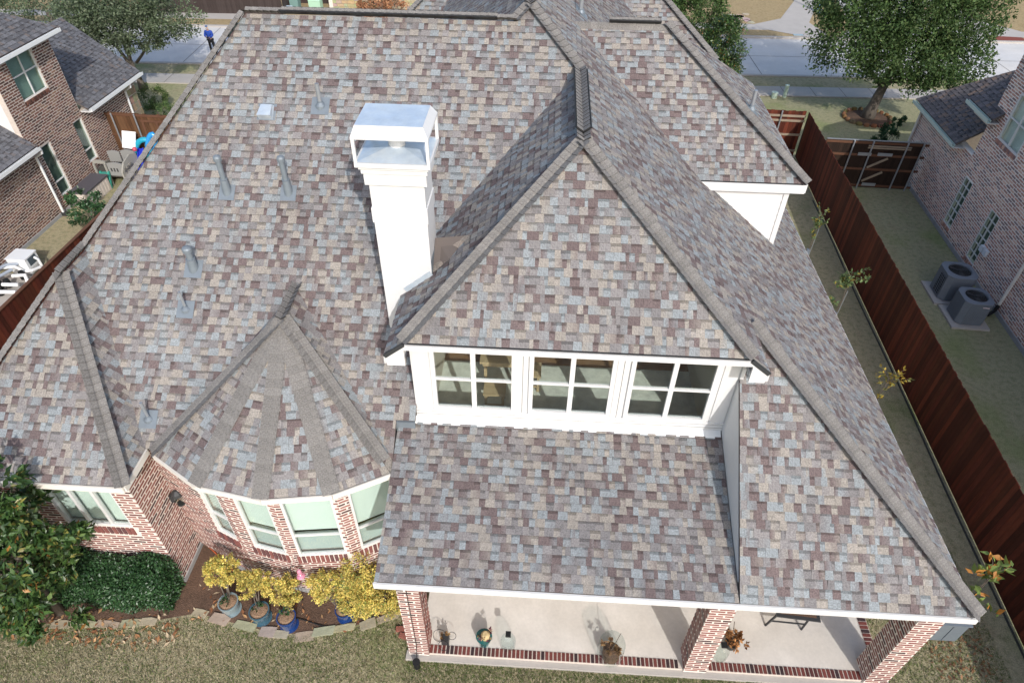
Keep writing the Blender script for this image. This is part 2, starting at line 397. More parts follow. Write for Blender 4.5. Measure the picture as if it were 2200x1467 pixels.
def cap_line(a, b, n1, n2, wd=.15, expo=.143, lift=.03, mesh_mat='cap_shingle'):
    """overlapping cap shingles along a hip or ridge from a (low end) to b"""
    a, b = Vector(a), Vector(b); t = (b - a).normalized(); n1, n2 = Vector(n1), Vector(n2)
    s1 = t.cross(n1).normalized(); s2 = n2.cross(t).normalized(); up = (n1 + n2).normalized()
    if s1.dot(s2) > .9999: pass
    def row(d_, h): return [t * d_ + s1 * wd + n1 * (h - .012), t * d_ + s1 * .045 + n1 * (h + .002), t * d_ + up * (h + .004), t * d_ + s2 * .045 + n2 * (h + .002), t * d_ + s2 * wd + n2 * (h - .012)]
    L_ = (b - a).length; ln = expo + .05
    mb = MB(); lo = row(0, lift); hi = row(ln, lift - .016); lo2 = row(0, lift - .022)
    for k in range(4):
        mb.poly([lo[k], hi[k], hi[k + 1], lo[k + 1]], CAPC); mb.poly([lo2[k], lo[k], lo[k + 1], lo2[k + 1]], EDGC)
    me = mb.mesh('ridge_cap', mesh_mat)
    k = 0
    while k * expo < L_ - .05:
        p = a + t * (k * expo); dv = CAMP - p
        CAPS.append((max(0.02, up.dot(dv.normalized())) / dv.length_squared, me, p, mb)); k += 1
def emit_caps(parent, limit):
    order = sorted(range(len(CAPS)), key=lambda i: -CAPS[i][0]); top = set(order[:limit]); fld = MB()
    for i, (s_, me, p, mb) in enumerate(CAPS):
        if i in top: inst('ridge_cap', me, parent, p)
        else:
            kk = rnd(.9, 1.1)
            for fc, cc in zip(mb.f, mb.c): fld.poly([Vector(mb.v[q]) + p for q in fc], tuple(t * kk for t in cc))
    if fld.f: fld.build('ridge_cap_field', 'cap_shingle', parent, kind='stuff')
    CAPS.clear()
# brick tools -------------------------------------------------------
PAL_BRICK = [(srgb(160, 106, 98, .68), .45), (srgb(176, 124, 114, .68), .27), (srgb(134, 90, 86, .65), .18), (srgb(100, 76, 76, .6), .10)]
PAL_BRICK_L = [(srgb(134, 96, 84, .62), .35), (srgb(152, 108, 94, .62), .25), (srgb(104, 78, 72, .60), .25), (srgb(168, 132, 110, .62), .15)]
PAL_BRICK_R = [(srgb(190, 144, 130, .95), .3), (srgb(172, 132, 120, .95), .3), (srgb(142, 120, 118, .95), .2), (srgb(212, 178, 160, .95), .2)]
def brick_face(o, u, width, z0, z1, pal, bricks, openings=(), course=.0785, blen=.235, joint=.035, proud=.004, n=None, phase=0):
    """running-bond bricks on one wall face; o = corner on the ground, u = unit vector along the wall, outward normal = u x z"""
    o, u = Vector(o), Vector(u).normalized(); n = u.cross(Vector((0, 0, 1))).normalized() if n is None else Vector(n)
    k = 0; z = z0
    while z + course * .6 < z1:
        za, zb = z + joint / 2, min(z + course - joint / 2, z1)
        x = -(blen + joint) * ((k + phase) % 2) / 2
        while x < width:
            a, b = max(0, x + joint / 2), min(width, x + blen + joint / 2); x += blen + joint
            segs = [(a, b)]
            for (ua, ub, oz0, oz1) in openings:
                if zb > oz0 and za < oz1:
                    segs = [s for p, q in segs for s in ((p, min(q, ua)), (max(p, ub), q)) if s[1] - s[0] > .02]
            for p, q in segs:
                if q - p < .025: continue
                ju = rnd(-.003, .003); jz = rnd(-.003, .003); pr = proud + rnd(-.002, .003)
                bl = o + u * (p + ju) + Vector((0, 0, za + jz)); c = pick(pal); kk = rnd(.88, 1.12); c = tuple(t * kk for t in c)
                bricks.append((bl, u * (q - p), Vector((0, 0, zb - za)), n * pr, c))
        z += course; k += 1
def soldier_row(o, u, width, z0, z1, pal, bricks, n, out=.03, pitch=.075):
    o, u, n = Vector(o), Vector(u).normalized(), Vector(n); x = .006
    while x + pitch - .012 <= width:
        c = pick(pal); bricks.append((o + u * x + Vector((0, 0, z0)), u * (pitch - .026), Vector((0, 0, z1 - z0)), n * (out + rnd(-.003, .003)), c)); x += pitch
def brick_mesh(mb, b):
    o, u, v, n, c = b
    A, B, C_, D = o, o + u, o + u + v, o + v; a, b_, c_, d_ = A + n, B + n, C_ + n, D + n
    if u.cross(v).dot(n) < 0: a, b_, c_, d_ = b_, a, d_, c_; A, B, C_, D = B, A, D, C_
    mb.poly([a, b_, c_, d_], c); mb.poly([A, B, b_, a], c); mb.poly([B, C_, c_, b_], c); mb.poly([C_, D, d_, c_], c); mb.poly([D, A, a, d_], c)
def emit_bricks(groups, limit, field_parent, mat_='brick'):
    """groups: [(parent, bricks)]; the largest in view become objects, the rest one field"""
    allb = []
    for par, bl in groups:
        for b in bl:
            dv = CAMP - b[0]; nn = b[3].normalized(); allb.append((max(0, nn.dot(dv.normalized())) * b[1].length * b[2].length / dv.length_squared, par, b))
    allb.sort(key=lambda t: -t[0]); fld = MB()
    for i, (s_, par, b) in enumerate(allb):
        if i < limit:
            mb = MB(); brick_mesh(mb, (Vector((0, 0, 0)), b[1], b[2], b[3], b[4])); inst('brick', mb.mesh('brick', mat_), par, b[0])
        else: brick_mesh(fld, b)
    if fld.f: fld.build('brick_field', mat_, field_parent, kind='stuff')
# windows ------------------------------------------------------------
def window(parent, o, u, width, z0, z1, n, rails=(), mulls=(), rw=.02, fw=.05, recess=.05, blind=None, pane='pane', frame='white_paint', blind_off=.07, fd=.06, label=None):
    """a framed window on a wall: rails/mulls as fractions; blind = (z bottom fraction, z top fraction) with its material"""
    o, u, n = Vector(o), Vector(u).normalized(), Vector(n).normalized(); Z = Vector((0, 0, 1)); hgt = z1 - z0
    b0 = o + Z * z0 - n * recess
    def bx(mb, ua, ub, za, zb, d0, d1): mb.obox(b0 + u * ua + Z * za + n * d0, u * (ub - ua), Z * (zb - za), n * (d1 - d0))
    fr = MB(); bx(fr, 0, fw, 0, hgt, 0, fd); bx(fr, width - fw, width, 0, hgt, 0, fd); bx(fr, fw, width - fw, 0, fw, 0, fd); bx(fr, fw, width - fw, hgt - fw, hgt, 0, fd)
    wobj = fr.build('window', frame, parent, label=label)
    us = [0] + [m_ * width for m_ in mulls] + [width]
    for m_ in mulls:
        k = MB(); bx(k, m_ * width - fw * .55, m_ * width + fw * .55, fw, hgt - fw, .003, fd - .004); k.build('mullion', frame, wobj)
    for r_ in rails:
        k = MB()
        bx(k, fw, width - fw, r_ * hgt - rw, r_ * hgt + rw, .006, fd - .008); k.build('rail', frame, wobj)
    zs = [0] + [r_ * hgt for r_ in rails] + [hgt]
    for i in range(len(us) - 1):
        for j in range(len(zs) - 1):
            k = MB(); bx(k, us[i] + .02, us[i + 1] - .02, zs[j] + .01, zs[j + 1] - .01, fd * .35, fd * .35 + .006); k.build('pane', pane, wobj)
    if blind:
        for (fa, fb, m_) in blind:
            k = MB(); za, zb = hgt * fa, hgt * fb; q = int(max(3, (zb - za) / .05)); st_ = (zb - za) / q
            for t in range(q):
                A = b0 + u * .01 + Z * (za + t * st_) - n * (blind_off - .012); B = A + u * (width - .02); C_ = B + Z * st_ - n * .022; D = A + Z * st_ - n * .022
                k.poly([A, B, C_, D])
            k.build('blind', m_, wobj)
    return wobj
# ------------------------------------------------------------------ the house: roof geometry
p, ze, pL, zeL, pM, pW, pD, pN, pNr, pWl = .8099, 3.2998, 1.2694, 3.8438, .7567, .7538, .8524, .8026, .7547, .8158
xL, xR, yM, yLW, xLWr = -10.2695, 7.0048, 7.142, 6.3233, -6.8294
h1, h2, h3, zd, yD, yP, xe = 9.0808, 9.3068, 8.47, 6.2968, 7.5552, 5.1881, 3.6297
yw, pP1, xP0, xN, yN, zN, hN, yNw, xNw = 7.9547, .3137, -2.3843, 5.6347, 13.1884, 6.2435, 8.5106, 13.3182, 5.361
xTa, hT, yT = -4.4395, 5.6699, 8.6902
My = lambda z: yM + (z - zeL) / pM
Lx = lambda z: xL + (z - zeL) / pL
Rx = lambda z: xR - (z - ze) / p
xr = Rx(h3); Wx = lambda z: xr - (h3 - z) / pWl
zt = ze + p * (xR - xe); yA = yD + (h3 - zd) / pD
XD0, XD1 = -2.07, 3.37           # dormer side walls
hw = zeL + pL * (xLWr - xL) / 2; xw = (xL + xLWr) / 2; yB2 = yLW + (hw - zeL) / pW
A1 = (Lx(h1), My(h1), h1); A2 = (Rx(h2) - (h2 - h1) / .8, My(h1), h1); A3 = (Rx(h2), My(h2), h2); A4 = (xr, My(h3), h3); A5 = (xr, yA, h3)
DL = (Wx(zd), yD, zd); DR = (Rx(zd), yD, zd); rkL = (Wx(zt), yD, zt); rkR = (xe, yD, zt); T_ = (xe, yP + (zt - ze) / p, zt)
B1 = (xw, My(hw), hw); B2 = (xw, yB2, hw); B3 = (xLWr, yLW, zeL); B4 = (xLWr, yM, zeL); B5 = (xL, yLW, zeL)
cR = (xR, yP, ze); V1 = (Wx(zt), My(zt), zt)
zM = lambda y: zeL + pM * (y - yM)
zxv = h3 - pWl * (xr - XD0); P2v = (XD0, My(zxv), zxv)
T1 = (xTa, yT, hT); T0 = (xTa, My(hT), hT)
E1, E2, E3, E4, E5 = [(x, y, zeL) for x, y in ((-6.63, 7.03), (-5.63, 6.44), (-4.44, 6.235), (-3.29, 6.41), (-2.40, 6.90))]
dN = (hN - zN) / pN; N1 = (xN, yN, zN); N2 = (xN - (hN - zN) / pNr, yN + dN, hN); N3 = (Rx(hN), yN + dN, hN); N4 = (Rx(zN), yN, zN)
YB = 24.0
zF = lambda y: 6.02 + .8 * (y - 21.5)
FL0, FR0 = (-5.46, 21.4, zF(21.4)), (5.14, 21.4, zF(21.4)); FT = (-.16, 26.7, zF(26.7))
SLOPES = [
    [(xL, yM, zeL), (-2.40, yM, zeL), (-2.40, 7.72, zM(7.72)), (XD0 + .01, 7.72, zM(7.72)), P2v, A4, A3, A2, A1],             # main rear slope
    [B5, B3, B2],                                                                                  # left wing rear
    [B3, B4, B1, B2],                                                                              # left wing right side
    [E1, E2, T1], [E2, E3, T1], [E3, E4, T1], [E4, E5, T1],                                        # bay facets
    [(E1[0], yM, zeL), E1, T1, T0], [E5, (E5[0], yM, zeL), T0, T1],
    [A4, A5, DL, rkL, V1],                                                                         # rear wing, left side
    [DL, DR, A5],                                                                                  # rear wing hip end over the window band
    [A3, A4, A5, DR, rkR, T_, cR, (xR, 19.5, ze), (Rx(h2), 19.5, h2)],                             # long right side
    [(XD1, yP, ze), cR, T_, (XD1, T_[1], zt)],                                                     # patio, steep part
    [(xP0, yP, ze), (XD1 - .012, yP, ze), (XD1 - .012, yw, ze + pP1 * (yw - yP)), (xP0, yw, ze + pP1 * (yw - yP))],   # patio, low part
    [N4, N1, N2, N3],                                                                              # right wing rear
    [N1, (xN, yN + 2 * dN, zN), N2],                                                               # right wing outer end
    [A3, A2, (A2[0] - 2.2, My(h1) + .35, h1 - 1.9), (A2[0] - 2.2, YB, h1 - 1.9), (A3[0], YB, h2)],  # upper block, left side
    [(A3[0], 19.5, h2), (Rx(6.2), 19.5, 6.2), (Rx(6.2), YB, 6.2), (A3[0], YB, h2)],
    [FL0, FR0, FT],                                                                                # front cross roof
]
SLOPES[16] = [A3, A2, (A2[0] - 2.6, My(h1) + 2.6, h2 - (A3[0] - A2[0] + 2.6) * .8), (A2[0] - 2.6, YB, h2 - (A3[0] - A2[0] + 2.6) * .8), (A3[0], YB, h2)]
HOUSE = thing('brick_house', 'large brick house under a patchwork grey, tan and brown shingle roof with white chimney', 'house', (-1.6, 13, 0))
deck = MB(); TABS = []
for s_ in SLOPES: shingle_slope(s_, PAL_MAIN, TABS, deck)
for s_ in ([A1, B1, B2, B5, (xL, My(h1) + 5, zeL)], [A1, A2, (A2[0], My(h1) + 5, h1 - 5 * pM), (Lx(h1) - 3, My(h1) + 5, h1 - 5 * pM)], [(xR, 19.5, ze), (xR, YB, ze), (Rx(6.2), YB, 6.2), (Rx(6.2), 19.5, 6.2)]):
    shingle_slope(s_, PAL_MAIN, TABS, deck, plain=True)
ROOF = deck.build('roof', 'deck', HOUSE)
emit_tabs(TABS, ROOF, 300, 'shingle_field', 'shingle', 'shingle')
def nrm(a, b): return Vector(a).normalized()
nM = (0, -pM, 1); nL = (-pL, 0, 1); nWr = (pL, 0, 1); nLW = (0, -pW, 1); nR = (p, 0, 1); nW = (-pWl, 0, 1); nD = (0, -pD, 1); nP2 = (0, -p, 1); nN = (0, -pN, 1); nNr = (pNr, 0, 1); nF = (0, -.8, 1)
def nn(v): return Vector(v).normalized()
def fn(a, b, c):
    n = (Vector(b) - Vector(a)).cross(Vector(c) - Vector(a)).normalized(); return n if n.z > 0 else -n
def V(a): return Vector(a)
cap_line(B1, A1, nn(nL), nn(nM))
cap_line(V(B2), V(B1), nn(nL), nn(nWr))
cap_line(V(B5), V(B2), nn(nL), nn(nLW)); cap_line(V(B3), V(B2), nn(nLW), nn(nWr))
cap_line(V(A1), V(A2), nn((0, pM, 1)), nn(nM), lift=.04)
cap_line(A2, A3, nn((-.8, 0, 1)), nn(nM)); cap_line(A4, A3, nn(nM), nn(nR))
cap_line(DL, A5, nn(nW), nn(nD), wd=.155); cap_line(DR, A5, nn(nD), nn(nR), wd=.155)
cap_line(A5, A4, nn(nW), nn(nR)); cap_line(cR, T_, nn(nP2), nn(nR), wd=.16)
cap_line(V(N1), V(N2), nn(nN), nn(nNr)); cap_line(N2, N3, nn((0, pN, 1)), nn(nN), lift=.04)
cap_line((A3[0], A3[1], h2), (A3[0], YB, h2), nn((-.8, 0, 1)), nn(nR))
cap_line(FL0, FT, nn((-.8, 0, 1)), nn(nF)); cap_line(FR0, FT, nn(nF), nn((.8, 0, 1)))
TF = [fn((E1[0], yM, zeL), E1, T1), fn(E1, E2, T1), fn(E2, E3, T1), fn(E3, E4, T1), fn(E4, E5, T1), fn(E5, (E5[0], yM, zeL), T0)]
for k, e in enumerate((E1, E2, E3, E4, E5)): cap_line(e if k < 4 else V(e).lerp(V(T1), .07), V(e).lerp(V(T1), .985), TF[k], TF[k + 1], lift=.032 + .003 * k)
cap_line(V(T1) + Vector((0, -.05, 0)), T0, TF[0], TF[5], lift=.05)
emit_caps(ROOF, 300)
# ridge vents
def ridge_vent(a, b, n1, n2, wd=.17):
    a, b = V(a), V(b); t = (b - a).normalized(); s1 = t.cross(V(n1)).normalized(); s2 = V(n2).cross(t).normalized(); up = (V(n1) + V(n2)).normalized(); mb = MB()
    for s_, n_ in ((s1, V(n1)), (s2, V(n2))):
        mb.obox(a + s_ * .02 + n_ * .015, b - a, s_ * (wd - .02), n_ * .022)
    rv = mb.build('ridge_vent', 'black', ROOF)
    cp_ = MB(); L_ = (b - a).length; k = 0
    while k * .143 < L_:
        o = a + t * (k * .143); tt = min(.19, L_ - k * .143)
        lo = [o + s1 * (wd - .012) + V(n1) * .05, o + up * .075, o + s2 * (wd - .012) + V(n2) * .05]; hi = [q + t * tt - up * .012 for q in lo]
        for i in range(2):
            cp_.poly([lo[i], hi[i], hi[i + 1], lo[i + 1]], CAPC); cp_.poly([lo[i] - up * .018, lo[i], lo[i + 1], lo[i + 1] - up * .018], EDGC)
        k += 1
    cp_.build('vent_cap', 'cap_shingle', rv)
ridge_vent((A1[0] + .75, A1[1], h1), (A2[0] - .35, A1[1], h1), nn((0, pM, 1)), nn(nM))
ridge_vent(V(A5) + V((0, .28, 0)), V(A4) - V((0, .3, 0)), nn(nW), nn(nR), .19)
ridge_vent(V(N3) + V((.75, 0, 0)), V(N3) + V((1.9, 0, 0)), nn((0, pN, 1)), nn(nN))
ridge_vent((A3[0], A3[1] + .35, h2), (A3[0], YB - 1, h2), nn((-.8, 0, 1)), nn(nR))
# ------------------------------------------------------------------ eaves, fascias
def fascia(pts, hgt=.17, th=.03, m='white_paint', drop=.012, name='fascia'):
    mb = MB()
    for a, b in zip(pts[:-1], pts[1:]):
        a, b = V(a), V(b); t = (b - a).normalized(); out = t.cross(V((0, 0, 1))).normalized()
        mb.obox(a + out * .004 - V((0, 0, hgt + drop)), b - a, out * th, V((0, 0, hgt)))
    return mb.build(name, m, HOUSE)
fascia([(xP0 - .02, yP, ze), (xR + .02, yP, ze)], .15); fascia([(xR, yP, ze), (xR, 19.5, ze)], .15)
fascia([(xP0, yw, ze + pP1 * (yw - yP)), (xP0, yP, ze)], .15, -.04)
fascia([B5, B3, B4], .13, m='trim_cream'); fascia([E1, E2, E3, E4, E5], .12, m='trim_cream'); fascia([(xL, 21, zeL), B5], .17)
fascia([N4, N1], .2); fascia([N1, (xN, yN + 2 * dN, zN)], .2)
# dark drip edge lines
for a, b in ((N4, N1), (DL, DR)): MB().bar(V(a) + V((0, -.008, -.004)), V(b) + V((0, -.008, -.004)), .03, .010).build('drip_edge', 'dark_metal', HOUSE)
for a, b in ((DL, rkL), (DR, rkR)): MB().bar(V(a) + V((0, -.03, -.012)), V(b) + V((0, -.03, -.012)), .07, .03, up=(0, 1, 0)).build('drip_edge', 'dark_metal', HOUSE)
# dormer front fascia with returns at both ends
fb = zd - .13
mb = MB()
mb.prism([(0, 0), (1, 0), (1, 1), (0, 1)], 0, 0); mb = MB()
def xz_plate(mb, pts, y0, y1):
    k = len(pts); i = len(mb.v); mb.v += [(x, y0, z) for x, z in pts] + [(x, y1, z) for x, z in pts]
    mb.f.append(tuple(range(i, i + k))); mb.c.append(None); mb.f.append(tuple(range(i + k, i + 2 * k))[::-1]); mb.c.append(None)
    for q in range(k):
        j = (q + 1) % k; mb.f.append((i + q, i + k + q, i + k + j, i + j)); mb.c.append(None)
xz_plate(mb, [(rkL[0] + .03, zt - .20), (XD0 + .02, zt - .20), (XD0 + .02, fb), (XD1 - .02, fb), (XD1 - .02, zt - .20), (rkR[0] - .03, zt - .20), (rkR[0] - .005, zt - .06), (DR[0] - .01, zd - .03), (DL[0] + .01, zd - .03), (rkL[0] + .005, zt - .06)], yD - .035, yD - .005)
mb.build('fascia', 'white_paint', HOUSE)
mb = MB()
mb.box(XD0, XD1, yD - .004, yw + .02, fb + .02, fb + .04)                                     # dormer soffit
mb.poly([(rkL[0], yD, zt - .08), (rkL[0], My(zt) - .3, zt - .08), (XD0, My(zt) - .3, zt - .08), (XD0, yD, zt - .08)])
mb.poly([(rkR[0], yD, zt - .08), (XD1, yD, zt - .08), (XD1, T_[1], zt - .08), (rkR[0], T_[1], zt - .08)])
mb.box(xP0 + .1, xR - .1, yP + .03, 8.0, ze - .16, ze - .12)                                     # patio ceiling
mb.prism([(x, y) for x, y, z in (E1, E2, E3, E4, E5)] + [(E5[0], 8), (E1[0], 8)], zeL - .14, zeL - .12)
mb.prism([(xL, yLW + .02), (xLWr - .02, yLW + .02), (xLWr - .02, 8), (xL, 8)], zeL - .15, zeL - .13)
mb.box(N4[0] + 1, xN - .02, yN + .02, yN + .4, zN - .19, zN - .17)
mb.build('soffit', 'white_paint', HOUSE)
# fascia run on the left return under the rear wing eave
mb = MB(); mb.obox((rkL[0], yD, zt - .2), (0, My(zt) - yD, 0), (-.025, 0, 0), (0, 0, .17)); mb.obox((rkR[0], yD, zt - .2), (0, T_[1] - yD - .1, 0), (.025, 0, 0), (0, 0, .17)); mb.build('fascia', 'white_paint', HOUSE)
# ------------------------------------------------------------------ white siding: dormer, side triangle, right wing
zb_ = ze + pP1 * (yw - yP)
WX = [(-1.74, -.30), (-.08, 1.36), (1.59, 3.04)]; WZ = (4.40, 5.92)
mb = MB(); TH = .12
def wallbox(x0, x1, z0, z1): mb.box(x0, x1, yw, yw + TH, z0, z1)
xs = [XD0] + [q for a in WX for q in a] + [XD1]
for i in range(0, len(xs), 2): wallbox(xs[i], xs[i + 1], 3.6, fb + .02)
for a, b in WX: wallbox(a, b, 3.6, WZ[0]); wallbox(a, b, WZ[1], fb + .02)
mb.box(XD0, XD0 + TH, yw + TH, 10.0, 4.0, zt - .1); mb.box(XD1 - TH, XD1, yw + TH, 12, 4.0, zt - .05)
DW = mb.build('dormer_wall', 'white_paint', HOUSE)
for a, b in WX:
    window(HOUSE, (a, yw, 0), (1, 0, 0), b - a, WZ[0], WZ[1], (0, -1, 0), rails=(.50,), mulls=(.5,), fw=.075, recess=.03, pane='pane', fd=.07)
mb = MB()                                                                                      # trim boards round the window band
for x in (-2.04, -.22, 1.45, 3.10):
    wd = .16 if -1 < x < 2 else .24
    mb.box(x - (0 if x < -1 else wd / 2 if x < 3 else 0), x + (wd if x < -1 else wd / 2 if x < 3 else .25), yw - .018, yw - .002, zb_ + .16, fb + .005)
mb.box(XD0, XD1, yw - .022, yw - .003, zb_ + .02, zb_ + .15); mb.box(XD0, XD1, yw - .034, yw - .004, WZ[0] - .05, WZ[0] - .005)
mb.build('trim_board', 'white_paint', HOUSE)
for xs_ in (-.185, 1.475):
    MB().box(xs_ - .004, xs_ + .004, yw - .0215, yw - .0175, zb_ + .16, fb + .005).build('seam', 'joint', DW)
MB().box(XD0, XD1, yw - .0245, yw - .0215, zb_ + .085, zb_ + .091).build('seam', 'joint', DW)
mb = MB(); mb.poly([(XD0 - .02, yw - .16, zb_ - .035), (XD1 - .02, yw - .16, zb_ - .035), (XD1 - .02, yw - .026, zb_ + .03), (XD0 - .02, yw - .026, zb_ + .03)]); mb.build('flashing', 'gutter_white', HOUSE)
MB().box(xP0 - .03, XD0 + .0, 7.70, 7.74, 3.9, 4.25).build('flashing', 'lead_grey', HOUSE)
mb = MB(); A_, B_, C_ = (XD1, yP + .3, ze + pP1 * .3 + .005), (XD1, yw, zb_), (XD1, yw, ze + p * (yw - yP) - .03)
mb.slab([A_, B_, C_], (-1, 0, 0), .03); mb.build('side_triangle', 'white_paint', HOUSE)
mb = MB(); mb.box(XD1 - .005, XD1 + .05, yw - .03, yw + .16, 5.28, fb - .02); mb.box(XD1 + .0, XD1 + .06, yw - .05, yw + .02, 5.45, 5.75); mb.box(XD1, XD1 + .26, yw - .10, yw - .04, 5.43, 5.47); mb.build('corner_board', 'white_paint', HOUSE)
# right wing siding boards
zR = lambda x: ze + p * (xR - x)
base_z = zR(xNw); top_z = zN - .17
mb = MB(); x0_ = Rx(top_z); mb.slab([(x0_, yNw, top_z), (xNw, yNw, top_z), (xNw, yNw, base_z)], (0, -1, 0), .08); mb.slab([(xNw, yNw, top_z), (xNw, yNw, base_z), (xNw, yNw + 4.4, base_z), (xNw, yNw + 4.4, top_z)], (1, 0, 0), .08)
SW = mb.build('siding_wall', 'white_paint', HOUSE); z = base_z - .0
while z < top_z - .02:
    zz = min(z + .16, top_z); xa = Rx(zz) if zz > base_z else xNw; xb_ = Rx(z)
    b = MB(); b.slab([(min(xNw - .09, Rx(z + .03)), yNw - .022, z), (xNw - .09, yNw - .022, z), (xNw - .09, yNw - .006, zz), (max(Rx(zz), x0_), yNw - .006, zz)], (0, -1, 0), .004); b.build('siding_board', 'white_paint', SW); z += .16
mb = MB(); mb.box(xNw - .09, xNw + .02, yNw - .035, yNw + .0, base_z - .05, top_z); mb.build('corner_board', 'white_paint', HOUSE)
# ------------------------------------------------------------------ room behind the band of windows
mb = MB(); mb.box(XD0 + .1, XD1 - .1, yw + .1, 9.95, 3.60, 3.65); mb.build('room_floor', 'carpet', HOUSE)
mb = MB(); mb.box(XD0 + .1, XD1 - .1, 9.95, 12.4, 3.60, 3.65); mb.build('room_floor', 'floor_wood', HOUSE)
mb = MB(); mb.box(XD0 + .1, XD1 - .1, 12.4, 12.5, 3.6, 6.0); mb.box(XD0 + .125, XD0 + .2, yw + .125, 10.3, 3.65, 6.0); mb.box(XD1 - .2, XD1 - .125, yw + .125, 12.4, 3.65, 6.0); mb.build('room_wall', 'room_wall', HOUSE)
# ------------------------------------------------------------------ chimney
cx0, cx1, cy0, cy1 = -2.65, -1.80, 9.04, 9.72
CH = MB(); CH.box(cx0, cx1, cy0, cy1, 4.9, 8.30)
CH.box(cx0 - .05, cx1 + .05, cy0 - .05, cy1 + .05, 8.20, 8.45); CH.box(cx0 - .075, cx1 + .075, cy0 - .075, cy1 + .075, 8.40, 8.49); CH.box(cx0 - .10, cx1 + .10, cy0 - .10, cy1 + .10, 8.48, 8.53); CH.box(cx0 - .018, cx1 + .018, cy0 - .018, cy1 + .018, 7.52, 7.78)
CHO = CH.build('chimney', 'white_paint', HOUSE)
a0, a1, b0, b1 = cx0 - .14, cx1 + .14, cy0 - .14, cy1 + .14
mb = MB(); mb.box(a0, a1, b0, b1, 8.53, 8.60)
for x in (a0, a1 - .05):
    for y in (b0, b1 - .05): mb.box(x + .002, x + .048, y + .002, y + .048, 8.60, 8.972)
for (x0, x1, y0, y1) in ((a0, a1, b0, b0 + .02), (a0, a1, b1 - .02, b1), (a0, a0 + .02, b0 + .02, b1 - .02), (a1 - .02, a1, b0 + .02, b1 - .02)): mb.box(x0, x1, y0, y1, 8.97, 9.0)
i_ = .14
lo = [(a0, b0), (a1, b0), (a1, b1), (a0, b1)]; hi = [(a0 + .05, b0 + .13), (a1 - .09, b0 + .13), (a1 - .09, b1 - .06), (a0 + .05, b1 - .06)]
for k in range(4):
    j = (k + 1) % 4; mb.poly([(*lo[k], 9.0), (*lo[j], 9.0), (*hi[j], 9.13), (*hi[k], 9.13)])
CAPO = mb.build('chimney_cap', 'white_paint', CHO)
mb = MB(); mb.poly([(*q, 9.131) for q in hi]); mb.poly([(*q, 9.10) for q in hi[::-1]]); mb.build('cap_lid', 'galv', CAPO)
mb = MB(); c4 = [(a0 + .03, b0 + .03), (a1 - .03, b0 + .03), (a1 - .03, b1 - .03), (a0 + .03, b1 - .03)]; mx_, my_ = (a0 + a1) / 2, (b0 + b1) / 2
for k in range(4):
    j = (k + 1) % 4; mb.poly([(*c4[k], 8.602), (*c4[j], 8.602), (mx_, my_, 8.72)])
mb.build('cap_tray', 'galv', CAPO)
mb = MB(); mb.lathe([(.13, 8.66), (.13, 8.80), (.17, 8.81), (.17, 8.84), (.13, 8.85)], mx_, my_, 18); mb.build('flue', 'white_paint', CAPO)
# flashing and the little cricket between chimney and rear wing
mb = MB(); zs0 = zeL + pM * (cy0 - yM)
mb.bar((cx1 + .004, cy0 - .012, h3 - pWl * (xr - cx1) + .05), (cx0 + .38, cy0 - .012, h3 - pWl * (xr - cx0 - .38) + .05), .012, .13, up=(0, 0, 1)); mb.build('flashing', 'galv', CHO)
mb = MB(); zc = h3 - pWl * (xr - cx1)
mb.obox((cx1 + .003, cy0, zc + .0), (0, .5, 0), (0, 0, .30), (.008, 0, 0)); mb.build('flashing', 'lead_grey', CHO)
ck = []; ckd = MB(); zq = lambda x: h3 - pWl * (xr - x)
shingle_slope([(cx1 + .01, cy0 + .05, zq(cx1) + .03), (cx1 + .32, cy0 + .05, zq(cx1 + .32) + .02), (cx1 + .62, cy0 + .52, zq(cx1 + .62) + .0), (cx1 + .01, cy0 + .52, zq(cx1) + .42)], [(srgb(150, 142, 134, KS), .6), (srgb(166, 154, 143, KS), .4)], ck, ckd, base=.02)
CK = ckd.build('cricket', 'deck', HOUSE)
for _, fs in ck:
    mbc = MB()
    for q, c in fs: mbc.poly(q, c)
    mbc.build('cricket_shingle', 'shingle', CK)
# ------------------------------------------------------------------ roof pipes and vents
def on_main(x, y): return zM(y)
def vent_pipe(x, y, z, hh, r_, cone_h, cone_r, cap=True, m='lead_grey', nslope=nM, up=(0, 0, 1)):
    n = nn(nslope); u_ = V((0, 0, 1)).cross(n).normalized(); v_ = n.cross(u_)
    if v_.z < 0: v_ = -v_; u_ = -u_
    o = V((x, y, z)); wd = cone_r * 1.75
    mb = MB(); mb.slab([o + u_ * a + v_ * b + n * .026 for a, b in ((-wd, -wd * 1.1), (wd, -wd * 1.1), (wd, wd), (-wd, wd))], n, .008); fl = mb.build('pipe_flashing', 'lead_grey', HOUSE)
    mb = MB(); mb.lathe([(cone_r * 1.1, z - cone_r), (cone_r, z + .02), (r_ * 1.35, z + cone_h), (r_ * 1.45, z + cone_h + .015), (r_ * 1.02, z + cone_h + .02)], x, y, 16); mb.build('pipe_boot', m, fl, smooth=False)
    mb = MB()
    prof = [(r_, z), (r_, z + hh)]
    if cap: prof = [(r_, z), (r_, z + hh - .09), (r_ * 1.45, z + hh - .085), (r_ * 1.5, z + hh - .02), (r_ * 1.2, z + hh + .01), (r_ * .4, z + hh + .03)]
    mb.lathe(prof, x, y, 16); mb.build('vent_pipe', m if cap else 'steel_pipe', fl)
vent_pipe(-5.99, 11.02, zM(11.02), .74, .050, .27, .085); vent_pipe(-4.81, 11.05, zM(11.05), .74, .050, .27, .085)
vent_pipe(-6.42, 9.80, zM(9.80), .47, .060, .22, .095)
